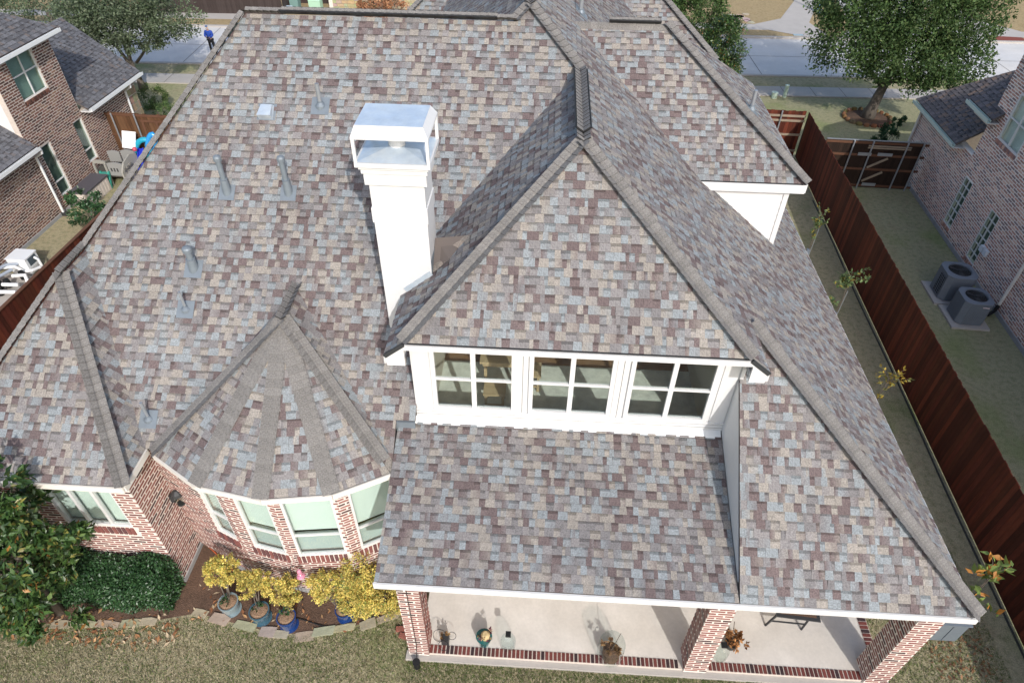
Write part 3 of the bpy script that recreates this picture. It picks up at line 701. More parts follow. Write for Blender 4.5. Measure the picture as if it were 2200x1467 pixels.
vent_pipe(-6.46, 9.18, zM(9.18), .40, .026, .06, .09, cap=False); vent_pipe(-6.84, 7.56, zM(7.56), .42, .026, .06, .09, cap=False); vent_pipe(-4.39, 12.5, zM(12.5), .44, .04, .08, .10, cap=False)
def box_vent(x, y, z, s_, nslope, m='galv'):
    n = nn(nslope); u_ = V((0, 0, 1)).cross(n).normalized(); v_ = n.cross(u_)
    if v_.z < 0: v_ = -v_; u_ = -u_
    o = V((x, y, z)); mb = MB()
    def q(a, b, h): return o + u_ * a * s_ + v_ * b * s_ + n * h * s_
    mb.hexa([q(-.5, -.55, .05), q(.5, -.55, .05), q(.5, .6, .02), q(-.5, .6, .02), q(-.5, -.5, .62), q(.5, -.5, .62), q(.42, .55, .3), q(-.42, .55, .3)])
    b_ = mb.build('roof_vent', m, HOUSE); mb = MB(); mb.slab([q(a, b, .06) for a, b in ((-.7, -.6), (.7, -.6), (.7, .8), (-.7, .8))], n, .006); mb.build('vent_flange', 'lead_grey', b_)
box_vent(-5.43, 12.35, zM(12.35), .26, nM)
box_vent(1.45, 17.6, zR(1.45) + .0, .34, nR); box_vent(1.45, 16.55, zR(1.45), .32, nR)
vent_pipe(.72, 17.2, zR(.72), .42, .05, .08, .1, cap=False, nslope=nR)
vent_pipe(2.62, 14.62, zR(2.62), .42, .03, .05, .08, cap=False, nslope=nR)
vent_pipe(4.75, 15.4, zN + pNr * (xN - 4.75), .46, .045, .1, .1, cap=False, nslope=nNr)
# ------------------------------------------------------------------ brick walls, bay, columns
BG = []
def mortar_wall(name, o, u, width, z0, z1, n, th=.2, openings=(), m='mortar', parent=None):
    """a wall leaf with real openings"""
    o, u, n = V(o), V(u).normalized(), V(n).normalized(); mb = MB(); xs = sorted({0, width, *[q for a in openings for q in a[:2]]})
    for a, b in zip(xs[:-1], xs[1:]):
        ops = [q for q in openings if q[0] < (a + b) / 2 < q[1]]; zs = [z0]
        for q in sorted(ops, key=lambda t: t[2]): zs += [q[2], q[3]]
        zs.append(z1)
        for k in range(0, len(zs), 2):
            if zs[k + 1] - zs[k] > .001: mb.obox(o + u * a + V((0, 0, zs[k])) - n * th, u * (b - a), n * th, V((0, 0, zs[k + 1] - zs[k])))
    return mb.build(name, m, parent or HOUSE)
def brick_wall(o, u, width, z0, z1, n, openings=(), pal=PAL_BRICK, name='wall', th=.2, sill=False, phase=0, mw=None):
    w_ = mortar_wall(name, o, u, mw or width, z0, z1, n, th, openings); bl = []
    ops = list(openings)
    if sill: ops += [(a - .06, b + .06, c - .24, c) for a, b, c, d_ in openings]
    brick_face(o, u, width, z0, z1, pal, bl, ops, n=n, phase=phase)
    if sill:
        for a, b, c, d_ in openings: soldier_row(V(o) + V(u).normalized() * (a - .05), u, b - a + .1, c - .22, c - .005, [(srgb(156, 102, 96, .66), .5), (srgb(124, 88, 88, .66), .5)], bl, n, .02, .09)
    BG.append((w_, bl)); return w_
# left wing, rear and right walls
YW, XW = 6.67, -7.13; X0 = -10.0
wops = [(-8.80 - X0, -7.50 - X0, 1.98, 3.50)]
brick_wall((X0, YW, 0), (1, 0, 0), XW - X0, .12, 3.70, (0, -1, 0), wops, sill=True, mw=XW - X0 - .2)
window(HOUSE, (-8.80, YW, 0), (1, 0, 0), 1.30, 1.98, 3.50, (0, -1, 0), mulls=(.345, .68), fw=.055, recess=.09, blind=[(.02, .98, 'blind')], fd=.07)
brick_wall((XW, YW, 0), (0, 1, 0), 1.1, .12, 3.70, (1, 0, 0), phase=1)
MB().box(X0, XW + .03, YW - .03, YW + .2, -.05, .12).build('foundation', 'foundation', HOUSE); MB().box(XW - .2, XW + .032, YW + .2, 7.8, -.05, .119).build('foundation', 'foundation', HOUSE)
# bay
WB = [(-6.45, 7.18), (-5.55, 6.80), (-4.52, 6.60), (-3.40, 6.74), (-2.42, 7.30)]
brick_wall((XW, 7.52, 0), (WB[0][0] - XW, WB[0][1] - 7.52, 0), math.hypot(WB[0][0] - XW, WB[0][1] - 7.52), .12, 3.70, V((WB[0][0] - XW, WB[0][1] - 7.52, 0)).normalized().cross(V((0, 0, 1))))
WIN = [(.34, .42), (.32, .60), (.16, .80), (.27, .72)]
for k in range(4):
    a, b = V((*WB[k], 0)), V((*WB[k + 1], 0)); L_ = (b - a).length; u_ = (b - a).normalized(); n_ = u_.cross(V((0, 0, 1)))
    s0, wd = WIN[k]
    s0 = {0: .28, 1: .21, 2: .11, 3: .20}[k]; wd = {0: .53, 1: .72, 2: .94, 3: .82}[k]
    op = [(s0, s0 + wd, 1.38, 3.55)]
    brick_wall(a, u_, L_, .12, 3.70, n_, op, sill=True, phase=k)
    window(HOUSE, a + u_ * s0, u_, wd, 1.38, 3.55, n_, rails=(.31,), fw=.05, recess=.07, blind=[(.33, .98, 'blind'), (.02, .29, 'screen_blind')], fd=.06)
    MB().obox(a - V((0, 0, .05)) - n_ * .2, u_ * L_, n_ * .228, V((0, 0, .169 + .0005 * k))).build('foundation', 'foundation', HOUSE)
# patio columns
for (x0, x1) in ((-2.15, -1.77), (3.10, 3.52), (6.47, 6.89)):
    y0, y1 = 5.41, 5.83; z1 = ze - .15
    c_ = MB().box(x0, x1, y0, y1, .1, z1).build('column', 'mortar', HOUSE); bl = []
    for o, u_, w_, n_, ph in (((x0, y0, 0), (1, 0, 0), x1 - x0, (0, -1, 0), 0), ((x1, y0, 0), (0, 1, 0), y1 - y0, (1, 0, 0), 1), ((x1, y1, 0), (-1, 0, 0), x1 - x0, (0, 1, 0), 0), ((x0, y1, 0), (0, -1, 0), y1 - y0, (-1, 0, 0), 1)):
        brick_face(o, u_, w_, .15, z1, PAL_BRICK, bl, n=n_, phase=ph)
    BG.append((c_, bl))
# patio beam, plain back walls and sides of the body so the house is closed
MB().box(-2.1, 6.85, 5.43, 5.80, ze - .30, ze - .165).build('beam', 'white_paint', HOUSE)
mortar_wall('wall', (-2.3, 7.98, 0), (1, 0, 0), 8.9, .1, ze + .3, (0, -1, 0), .15, m='mortar')
mortar_wall('wall', (6.6, 7.98, 0), (0, 1, 0), 16, .1, ze - .1, (1, 0, 0), .2, m='mortar'); mortar_wall('wall', (X0, 6.875, 0), (0, 1, 0), 13.8, .1, 3.7, (-1, 0, 0), .2, m='mortar')
mortar_wall('wall', (X0, 21, 0), (1, 0, 0), 14.5, .1, 5, (0, 1, 0), .2, m='mortar')
mortar_wall('wall', (xNw, yNw + .1, 0), (0, 1, 0), 5, 5.2, 6.1, (1, 0, 0), .08, m='white_paint')
MB().poly([FL0, FT, (FT[0], FT[1], 4), (FL0[0], FL0[1], 4)]).poly([FR0, FT, (FT[0], FT[1], 4), (FR0[0], FR0[1], 4)]).build('wall', 'mortar', HOUSE)
emit_bricks(BG, 300, BG[0][0])
# wall lantern, floodlight
L_ = thing('wall_lantern', 'dark bronze wall lantern on the brick corner beside the bay windows', 'lantern', (-7.0, 7.40, 1.9))
MB().box(-7.12, -7.04, 7.36, 7.44, 1.85, 2.05).build('back_plate', 'dark_metal', L_); MB().lathe([(.03, 2.20), (.10, 2.14), (.12, 2.08), (.04, 2.07)], -6.95, 7.40, 12).build('cap', 'dark_metal', L_)
MB().lathe([(.075, 1.80), (.09, 1.90), (.09, 2.07)], -6.95, 7.40, 8).build('glass_body', 'pane_dark', L_); MB().lathe([(.02, 1.74), (.085, 1.78), (.085, 1.81)], -6.95, 7.40, 10).build('base', 'dark_metal', L_); MB().tube([(-7.05, 7.4, 2.0), (-7.0, 7.4, 2.16), (-6.95, 7.4, 2.2)], .012, 6).build('arm', 'dark_metal', L_)
F_ = thing('floodlight', 'small white floodlight under the right corner of the patio eave', 'light', (6.98, 5.45, 3.0))
MB().lathe([(.05, 2.92), (.085, 2.97), (.085, 3.04), (.05, 3.10)], 6.98, 5.45, 14).build('lamp_head', 'white_paint', F_); MB().tube([(6.98, 5.45, 3.08), (6.95, 5.47, 3.16)], .018, 6).build('stem', 'white_paint', F_)
# ------------------------------------------------------------------ patio slab with brick edge
PS = MB().prism([(-1.95, 5.50), (6.75, 5.50), (6.75, 8.0), (-1.95, 8.0)], 0, .13).build('patio', 'concrete', kind='structure')
MB().box(-2.22, 6.98, 5.33, 5.50, 0, .075).build('patio_edge', 'walk', kind='structure')
PALP = [(srgb(140, 82, 76, .6), .55), (srgb(112, 70, 68, .6), .25), (srgb(80, 64, 66, .6), .2)]
x = -1.74
bpm = {}
def paver(x, y, a, b):
    c = pick(PALP); k = rnd(.85, 1.1); c = tuple(q * k for q in c); mb = MB(); mb.box(-a / 2, a / 2, -b / 2, b / 2, 0, .12 + rnd(0, .006), c); inst('brick', mb.mesh('brick', 'brick'), PS, (x, y, .02))
while x < 6.44:
    if not 3.06 < x < 3.56: paver(x, 5.53, .058, .155)
    x += .080
y = 5.92
while y < 7.95: paver(6.83, y, .155, .060); y += .080
MB().box(-1.78, 6.45, 5.445, 5.615, 0, .133).build('mortar_bed', 'mortar_grey', PS); MB().box(6.74, 6.92, 5.84, 8.0, 0, .134).build('mortar_bed', 'mortar_grey', PS)
# ------------------------------------------------------------------ things seen through the upper windows
def stool(x, y, z, s_, h_, label):
    t = thing('stool', label, 'stool', (x, y, z)); MB().box(x - s_ / 2, x + s_ / 2, y - s_ / 2, y + s_ / 2, z + h_ - .04, z + h_).build('seat', 'pine', t)
    for a in (-1, 1):
        for b in (-1, 1): MB().box(x + a * (s_ / 2 - .05) - .025, x + a * (s_ / 2 - .05) + .025, y + b * (s_ / 2 - .05) - .025, y + b * (s_ / 2 - .05) + .025, z, z + h_ - .04).build('leg', 'pine', t)
    for b in (-1, 1): MB().box(x - s_ / 2 + .07, x + s_ / 2 - .07, y + b * (s_ / 2 - .05) - .012, y + b * (s_ / 2 - .05) + .012, z + .10, z + .14).build('stretcher', 'pine', t)
tb = thing('wooden_table', 'pale pine table seen through the left upper window', 'table', (-.72, 9.55, 3.65))
MB().box(-1.05, -.30, 9.2, 9.95, 4.32, 4.37).build('tabletop', 'pine', tb)
for a in (-.98, -.42):
    for b in (9.27, 9.83): MB().box(a, a + .06, b, b + .06, 3.65, 4.32).build('leg', 'pine', tb)
MB().box(-1.0, -.35, 9.24, 9.27, 4.22, 4.318).build('apron', 'pine', tb)
stool(-.73, 8.82, 3.65, .42, .45, 'pale pine stool pulled out in front of the table behind the left upper window')
stool(-.06, 9.35, 3.65, .40, .45, 'pale pine stool at the right end of the table behind the middle upper window')
# ------------------------------------------------------------------ neighbour houses
def neighbour_wall(par, name, o, u, width, z0, z1, n, ops, pal, bl, sill=True, th=.2, mm='mortar_grey', extra=()):
    if pal is PAL_BRICK_R: mm = 'mortar_pale'
    o2 = V(lot(*o)); u2 = V(lot(*u)); n2 = V(lot(*n)); w_ = mortar_wall(name, o2, u2, width, z0, z1, n2, th, ops, mm, par); oo = list(ops) + list(extra)
    if sill: oo += [(a - .05, b + .05, c - .12, c) for a, b, c, d_ in ops]
    brick_face(o2, u2, width, z0, z1, pal, bl, oo, n=n2, course=.084, blen=.235, joint=.029, proud=.003)
    if sill:
        for a, b, c, d_ in ops: soldier_row(o2 + u2 * (a - .04), u2, b - a + .08, c - .11, c - .004, pal, bl, n2, .04, .07)
    return w_
def lw(par, a, b0, b1, z0, z1, sgn, **k):   # window on a plot-aligned side wall (sgn +1 faces +a)
    u2 = V(lot(0, 1 if sgn > 0 else -1)); o2 = V(lot(a, b0 if sgn > 0 else b1)); return window(par, o2, u2, b1 - b0, z0, z1, V(lot(sgn, 0)), **k)
def lot_slopes(par, slopes, pal, plain=False):
    tabs = []; dk = MB()
    for s_ in slopes: shingle_slope([lot(*q) for q in s_], pal, tabs, dk, plain=plain)
    r_ = dk.build('roof', 'deck', par); fl = MB()
    for _, fs in tabs:
        for q, c in fs: fl.poly(q, c)
    if fl.f: fl.build('shingle_field', 'shingle', r_, kind='stuff')
    return r_
def lotbox(a0, a1, b0, b1, z0, z1, col=None): return lotmb(MB().box(a0, a1, b0, b1, z0, z1, col))
LH = thing('brick_house', 'brown brick neighbour house with grey shingle roofs at the left', 'house', lot(-21, 21, 0)); bl = []
AW = -18.45
wops = [(20.12 - 8, 20.72 - 8, .55, 2.42), (20.48 - 8, 21.78 - 8, 3.93, 5.48), (22.16 - 8, 22.70 - 8, .85, 2.45)]
w1 = neighbour_wall(LH, 'wall', (AW, 8, 0), (0, 1, 0), 19.7 - 8, .12, 2.66, (1, 0, 0), [], PAL_BRICK_L, bl)
w2 = neighbour_wall(LH, 'wall', (AW, 19.7, 0), (0, 1, 0), 3.05, .12, 5.62, (1, 0, 0), [(a - 11.7, b - 11.7, c, d_) for a, b, c, d_ in wops], PAL_BRICK_L, bl)
w3 = neighbour_wall(LH, 'wall', (AW, 22.75, 0), (0, 1, 0), 3.0, .12, 2.66, (1, 0, 0), [], PAL_BRICK_L, bl)
fl = MB()
for b in bl: brick_mesh(fl, b)
fl.build('brick_field', 'brick', w2, kind='stuff')
for i, (a, b, c, d_) in enumerate(wops):
    lw(LH, AW, a + 8, b + 8, c, d_, 1, rails=(.5,) if i == 1 else (.28,), mulls=(.5,) if i == 1 else (), fw=.038, recess=.09, blind=[(.02, .98, 'dark_blind' if i != 1 else 'screen_blind')], pane='pane_dark')
lotbox(AW - .2, AW + .03, 8, 25.7, -.05, .12).build('foundation', 'foundation', LH)
# stone veneer at the far end
sv = lotbox(AW - .2, AW + .01, 25.75, 26.4, .0, 2.62).build('stone_panel', 'mortar_grey', LH)
for r_ in range(8):
    b = 25.77
    while b < 26.36:
        wd = rnd(.14, .3); b2 = min(26.38, b + wd); c = srgb(rnd(175, 205), rnd(160, 185), rnd(130, 150), .6); lotbox(AW, AW + .03 + rnd(0, .02), b, b2 - .02, .05 + r_ * .32 + rnd(0, .03), .05 + r_ * .32 + .29, c).build('stone', 'stone', sv); b = b2
lotmb(MB().poly([(AW, 19.72, 3.0), (AW - 7, 19.72, 7.9), (AW - 7, 19.72, 8.2), (AW, 19.72, 5.6)])).build('gable_siding', 'white_paint', LH)
lotmb(MB().poly([(AW, 22.76, 0), (AW, 22.76, 5.6), (AW - 7, 22.76, 5.6), (AW - 7, 22.76, 0)])).build('wall', 'mortar_grey', LH)
EA = -18.1
lot_slopes(LH, [[(EA, 19.45, 5.6), (EA, 23.0, 5.6), (EA - 1.78, 21.22, 6.85)], [(EA, 19.45, 5.6), (EA - 1.78, 21.22, 6.85), (EA - 9, 21.22, 6.85), (EA - 9, 19.45, 5.6)],
    [(EA, 22.78, 2.75), (EA, 26.62, 2.75), (EA - 2.75, 26.9, 4.67), (EA - 2.75, 22.78, 4.67)], [(EA, 7, 2.75), (EA, 19.70, 2.75), (EA - 3.5, 19.70, 5.2), (EA - 3.5, 7, 5.2)]], PAL_GREY)
lot_slopes(LH, [[(EA - 2.75, 26.9, 4.67), (EA - 2.75, 22.78, 4.67), (EA - 6, 22.78, 2.6), (EA - 6, 26.9, 2.6)], [(EA, 23.0, 5.6), (EA - 1.78, 21.22, 6.85), (EA - 9, 21.22, 6.85), (EA - 9, 23.0, 5.6)]], PAL_GREY, True)
def gutter(par, a, b0, b1, z, sgn, m='gutter_white'):
    g = lotbox(a, a + sgn * .10, b0, b1, z - .13, z - .115); g2 = lotbox(a + sgn * .095, a + sgn * .108, b0, b1, z - .115, z - .005); g3 = lotbox(a - sgn * .0, a + sgn * .012, b0, b1, z - .115, z - .02)
    for q in (g2, g3):
        k = len(g.v); g.v += q.v; g.f += [tuple(i + k for i in f_) for f_ in q.f]; g.c += q.c
    return g.build('gutter', m, par)
gutter(LH, EA + .02, 19.5, 22.95, 5.6, 1); gutter(LH, EA + .02, 22.8, 26.6, 2.75, 1); gutter(LH, EA + .02, 8, 19.68, 2.75, 1)
lotbox(AW + .0, EA + .02, 19.55, 22.95, 5.50, 5.53).build('soffit', 'white_paint', LH); lotbox(AW, EA + .02, 22.8, 26.55, 2.60, 2.63).build('soffit', 'white_paint', LH); lotbox(AW, EA + .02, 8, 19.68, 2.60, 2.63).build('soffit', 'white_paint', LH)
for b, zt_ in ((19.73, 2.6), (25.6, 2.6)):
    lotmb(MB().tube([(EA + .06, b, zt_ + .02), (EA + .04, b, zt_ - .12), (AW + .09, b, zt_ - .30), (AW + .08, b, .12)], .045, 6)).build('downspout', 'gutter_white', LH)
lotbox(AW + .02, AW + .22, 19.66, 19.80, .0, .14).build('downspout_shoe', 'dark_metal', LH)
# right neighbour
RH = thing('brick_house', 'pinkish brick neighbour house with dark shingle roof at the right, in shade', 'house', lot(18, 18, 0)); bl = []
AR = 13.7
def rops(l_, b1): return [(b1 - q[1], b1 - q[0], q[2], q[3]) for q in l_]
WR = [(21.78, 22.36, .42, 2.2), (19.68, 20.26, .34, 2.16), (20.45, 21.75, 3.86, 5.35)]
w2 = neighbour_wall(RH, 'wall', (AR, 22.6, 0), (0, -1, 0), 22.6 + 3, .14, 6.2, (-1, 0, 0), rops(WR, 22.6), PAL_BRICK_R, bl)
w3 = neighbour_wall(RH, 'wall', (AR, 27.0, 0), (0, -1, 0), 4.4, .14, 2.86, (-1, 0, 0), [], PAL_BRICK_R, bl)
fl = MB()
for b in bl: brick_mesh(fl, b)
fl.build('brick_field', 'brick', w2, kind='stuff')
for i, q in enumerate(WR):
    if i < 2: lw(RH, AR, q[0], q[1], q[2], q[3], -1, rails=(.17, .34, .5, .67, .84), mulls=(.5,), rw=.009, fw=.022, recess=.05, blind=[(.02, .98, 'dark_blind')], pane='pane_dark')
    else: lw(RH, AR, q[0], q[1], q[2], q[3], -1, rails=(.5,), mulls=(.5,), fw=.06, recess=.05, blind=[(.02, .98, 'blind')], pane='pane')
lotbox(AR - .04, AR + .2, -3, 27, -.05, .14).build('foundation', 'foundation', RH)
ER = 13.35
lot_slopes(RH, [[(ER, 23.2, 2.95), (ER, 27.15, 2.95), (ER + 2.55, 25.6, 4.86), (ER + 2.55, 23.2, 4.86)], [(ER + .05, 22.0, 4.35), (ER + .05, 23.75, 4.35), (ER + 1.6, 23.9, 5.5), (ER + 1.6, 22.0, 5.5)]], PAL_DARK)
lot_slopes(RH, [[(ER, -3.3, 6.2), (ER, 22.0, 6.2), (ER + 5.5, 17, 10.0), (ER + 5.5, 2, 10.0)], [(ER, 22.0, 6.2), (ER + 11, 22.0, 6.2), (ER + 5.5, 17, 10)], [(ER, 27.15, 2.95), (ER + 2.55, 25.6, 4.86), (ER + 11, 25.6, 4.86), (ER + 11, 27.15, 2.95)], [(ER + 11, 22, 6.2), (ER + 11, -3.3, 6.2), (ER + 5.5, 2, 10), (ER + 5.5, 17, 10)], [(ER, -3.3, 6.2), (ER + 5.5, 2, 10), (ER + 11, -3.3, 6.2)]], PAL_DARK, True)
gutter(RH, ER - .01, 23.2, 27.1, 2.95, -1, 'gutter_green'); gutter(RH, ER + .03, 22.0, 23.7, 4.35, -1, 'gutter_green')
for c_ in ((AR, AR + .25, 22.3, 23.7, 3.9, 4.2), (AR + .2, 24.5, 26.75, 26.95, 0, 2.86), (AR + .2, 24.5, 22.4, 22.58, 2.9, 6.1)): lotbox(*c_).build('wall', 'mortar_grey', RH)
lotbox(ER, AR, 23.2, 27.0, 2.79, 2.82).build('soffit', 'white_paint', RH); lotbox(ER + .03, AR + .1, 22.05, 23.7, 4.18, 4.21).build('soffit', 'white_paint', RH)
lotmb(MB().tube([(AR - .07, 17.55, .35), (AR - .07, 17.55, 6.1)], .05, 6)).build('downspout', 'trim_cream', RH); lotmb(MB().tube([(AR - .07, 17.55, .36), (AR - .10, 17.53, .14), (AR - .34, 17.38, .06)], .055, 8)).build('downspout_shoe', 'black', RH)
lotmb(MB().tube([(ER - .05, 26.9, 2.85), (AR - .07, 26.9, 2.6), (AR - .07, 26.9, .1)], .045, 6)).build('downspout', 'trim_cream', RH)
for b in (19.38, 19.62): lotbox(AR - .10, AR - .01, b - .09, b + .09, .95, 1.15, (.62, .66, .70)).build('meter_box', 'attr_plastic', RH)
lotmb(MB().tube([(AR, 15.05, .42), (AR - .13, 15.05, .40), (AR - .2, 15.0, .30)], .05, 8)).build('dryer_vent', 'pipe_white', RH)
# ------------------------------------------------------------------ fences
def picket_mesh(wd, h, col):
    mb = MB(); mb.box(0, wd, -.009, .009, 0, h, col); return mb.mesh('picket', 'fence_red' if col[0] > col[1] * 2.0 else 'fence_brown')
def fence(name, label, a0, b0, a1, b1, h, cols, wd=.138, gap=.004, rails=None, posts=None, capb=None, group=None, kick=None, z0=.03, back=1, rail_m='rail_wood'):
    o = V(lot(a0, b0)); e = V(lot(a1, b1)); u = (e - o).normalized(); n = u.cross(V((0, 0, 1))); L_ = (e - o).length; rz = math.atan2(u.y, u.x)
    t = thing(name, label, 'fence', tuple((o + e) / 2), group); ms = [picket_mesh(wd, h - z0 + dh, c) for c in cols for dh in (0, .012, -.014)]; x = 0
    while x + wd <= L_ + .01:
        q = o + u * x; inst('picket', random.choice(ms), t, (q.x, q.y, z0), rz); x += wd + gap
    for z in (rails or []): MB().obox(o + n * back * .012 + V((0, 0, z)), u * L_, n * back * .038, V((0, 0, .085))).build('rail', rail_m, t)
    for x in (posts or []):
        q = o + u * x + n * back * .09; MB().lathe([(.03, 0), (.03, h - .02), (.035, h - .02), (.03, h + .01)], q.x, q.y, 10).build('post', 'steel_pipe', t)
    if capb: MB().obox(o - n * .05 + V((0, 0, h)), u * L_, n * .10, V((0, 0, .025))).build('cap_board', capb, t)
    if kick: MB().obox(o - n * .02 * back + V((0, 0, 0)), u * L_, n * .03 * back, V((0, 0, .14))).build('kick_board', kick, t)
    return t, o, u, n
RED = [srgb(112, 52, 34, .5), srgb(98, 44, 30, .5), srgb(128, 62, 42, .5), srgb(106, 54, 36, .5), srgb(86, 38, 26, .5), srgb(136, 68, 48, .5), srgb(116, 54, 40, .5), srgb(92, 44, 32, .5)]
BRN = [srgb(124, 88, 62, .55), srgb(110, 78, 54, .55), srgb(134, 98, 70, .55)]
DRK = [srgb(84, 62, 50, .26), srgb(74, 54, 42, .26), srgb(96, 72, 58, .26)]
fence('board_fence', 'long dark red stained board fence along the right side yard', 9.68, 3.0, 9.68, 27.7, 2.0, RED, rails=(.3, 1.0, 1.72), back=1)
fence('board_fence', 'red brown board fence with cap board along the left side of the patchwork roof house', -14.55, 3.5, -14.55, 24.0, 2.0, RED, capb='rail_dark', rails=(.3, 1.0, 1.6), back=-1)
fence('board_fence', 'short red board fence with pale rails behind the right wing eave', 6.6, 27.72, 9.6, 27.72, 2.0, RED, rails=(.25, .95, 1.55, 1.75), posts=(2.0,), back=1)
t, o, u, n = fence('gate_fence', 'dark board gate fence with grey posts and diagonal braces between red fence and right house', 9.8, 25.3, 13.62, 25.3, 1.98, DRK, rails=(.08, .78, 1.36, 1.86), posts=(1.03, 1.74, 3.02, 3.6), back=1, rail_m='rail_dark')
for (xa, za, xb, zb2) in ((1.85, .9, 2.5, 1.32), (1.85, .32, 2.5, .74)): MB().bar(o + u * xa + n * .06 + V((0, 0, za)), o + u * xb + n * .06 + V((0, 0, zb2)), .035, .08).build('brace', 'rail_wood', t)
for (xa, xb, z) in ((1.32, 1.82, 1.40), (2.05, 2.6, 1.42), (1.9, 2.42, .14)): MB().obox(o + u * xa + n * .075 + V((0, 0, z)), u * (xb - xa), n * .02, V((0, 0, .12))).build('plank', 'steel_pipe', t)
for z in (1.70, 1.78): MB().obox(o + u * 1.6 + n * .07 + V((0, 0, z)), u * 1.6, n * .03, V((0, 0, .05))).build('hinge_rail', 'rail_wood', t)
MB().obox(o + n * .0 + V((0, 0, 1.985)), u * 3.82, n * .05, V((0, 0, .03))).build('top_rail', 'steel_pipe', t)
t, o, u, n = fence('gate_fence', 'sunlit brown board fence and gate with steel posts behind the play house', -18.42, 24.0, -14.6, 24.0, 2.1, BRN, rails=(.25, 1.15, 2.0), posts=(.3, 1.25, 2.65), back=1, rail_m='rail_dark')
for x in (1.42, 2.0, 2.5): MB().obox(o + u * x + n * .02 + V((0, 0, .1)), u * .1, n * .025, V((0, 0, 1.75))).build('gate_frame', 'rail_dark', t)
MB().obox(o + u * 1.4 + n * .022 + V((0, 0, 1.78)), u * 1.2, n * .025, V((0, 0, .09))).build('gate_frame', 'rail_dark', t)
MB().bar(o + u * 1.75 + n * .06 + V((0, 0, 1.1)), o + u * 2.3 + n * .06 + V((0, 0, .75)), .03, .07).build('brace', 'rail_wood', t)
DB = [srgb(92, 80, 76, .5), srgb(84, 72, 68, .5)]
fence('board_fence', 'dark grey brown board fence across the street behind the verge', -26.5, 43.1, -18.6, 43.7, 1.9, DB, wd=.16)
fence('board_fence', 'dark board fence set back across the street behind the utility boxes', -18.6, 46.2, -6, 46.9, 1.9, DB, wd=.16)
fence('board_fence', 'return of the dark fence beside the utility boxes', -18.6, 43.7, -18.6, 46.2, 1.9, DB, wd=.16)
mb = MB()
for b in range(40): mb.bar(lot(9.57 + .02 * math.sin(b * .4), 4 + b * .5, .02), lot(9.57 + .02 * math.sin(b * .4 + .4), 4.5 + b * .5, .02), .018, .06)
mb.build('lawn_edging', 'dark_metal', label='thin dark lawn edging running along the foot of the right fence', cat='edging')
# ------------------------------------------------------------------ foliage tools
def leafpts(o, d_, n_, L_, W_):
    s_ = d_.cross(n_).normalized(); return [o, o + d_ * L_ * .45 + s_ * W_ * .5 + n_ * L_ * .06, o + d_ * L_, o + d_ * L_ * .45 - s_ * W_ * .5 + n_ * L_ * .06]
def rvec():
    z = rnd(-1, 1); a = rnd(0, 6.2832); q = math.sqrt(1 - z * z); return V((q * math.cos(a), q * math.sin(a), z))
def foliage(blobs, count, size, pal, asp=.5, up=.4, shell=.55, var=.25):
    """leaf blades through the volume of several lobes; blobs = [(centre, radii)]"""
    mb = MB(); wts = [(b[1][0] * b[1][1] * b[1][2]) ** .75 for b in blobs]; tot = sum(wts)
    for b, wt in zip(blobs, wts):
        c, rr_ = V(b[0]), b[1]; k = int(count * wt / tot)
        # sub-clumps give light and dark masses and gaps
        subs = []
        for _ in range(max(6, int(k / 75))):
            d_ = rvec(); q = shell + (1 - shell) * random.random() ** .6; subs.append((V((c.x + d_.x * rr_[0] * q, c.y + d_.y * rr_[1] * q, c.z + d_.z * rr_[2] * q)), rnd(.68, 1.32)))
        sr = (rr_[0] + rr_[1] + rr_[2]) / 3 * .26
        for _ in range(k):
            s0, dd = random.choice(subs); g = rvec() * (random.random() ** .5) * sr; o = s0 + g
            out = (o - c); out = V((out.x / rr_[0], out.y / rr_[1], out.z / rr_[2])); out = out.normalized() if out.length > 0 else V((0, 0, 1))
            d_ = (out * .6 + rvec()).normalized(); n_ = (V((0, 0, up)) + out * .5 + rvec() * .8).normalized()
            sz = size * rnd(.65, 1.3); col = pick(pal); q = rnd(1 - var, 1 + var) * dd; mb.poly(leafpts(o, d_, n_, sz, sz * asp), tuple(x * q for x in col))
    return mb
def limb(mb, a, b, r0, r1, bend=.12, seg=5):
    a, b = V(a), V(b); off = rvec() * (b - a).length * bend; pts = []; 
    for k in range(seg + 1):
        t = k / seg; pts.append(a.lerp(b, t) + off * math.sin(t * math.pi))
    mb.tube(pts, [r0 + (r1 - r0) * k / seg for k in range(seg + 1)], 7)
def tree(name, label, base, trunk_pts, r0, blobs, count, size, pal, m='leaf', asp=.5, limbs=(), cat='tree', group=None, shell=.5, part='crown'):
    t = thing(name, label, cat, base, group); mb = MB(); b = V(base); pts = [b + V(q) for q in trunk_pts]
    mb.tube(pts, [r0 * (1.35 if k == 0 else 1 - .45 * k / len(pts)) for k in range(len(pts))], 10); mb.build('trunk', 'bark', t, smooth=True)
    for (a, e, ra, re) in limbs:
        lm = MB(); limb(lm, b + V(a), b + V(e), ra, re); lm.build('limb', 'bark', t, smooth=True)
    foliage([(b + V(c), r_) for c, r_ in blobs], count, size, pal, asp=asp, shell=shell).build(part, m, t)
    return t
PG = [((.072, .125, .038), .42), ((.052, .098, .028), .33), ((.105, .160, .048), .19), ((.14, .18, .065), .06)]
PG2 = [((.125, .160, .095), .35), ((.090, .125, .062), .35), ((.17, .20, .125), .2), ((.065, .095, .045), .1)]
PM = [((.030, .066, .018), .42), ((.045, .09, .022), .33), ((.075, .12, .03), .17), ((.17, .16, .04), .06), ((.25, .12, .03), .012)]
PHG = [((.028, .072, .026), .5), ((.042, .100, .034), .35), ((.018, .048, .018), .15)]
PY = [((.74, .60, .17), .36), ((.64, .48, .14), .24), ((.52, .48, .13), .25), ((.24, .31, .08), .15)]
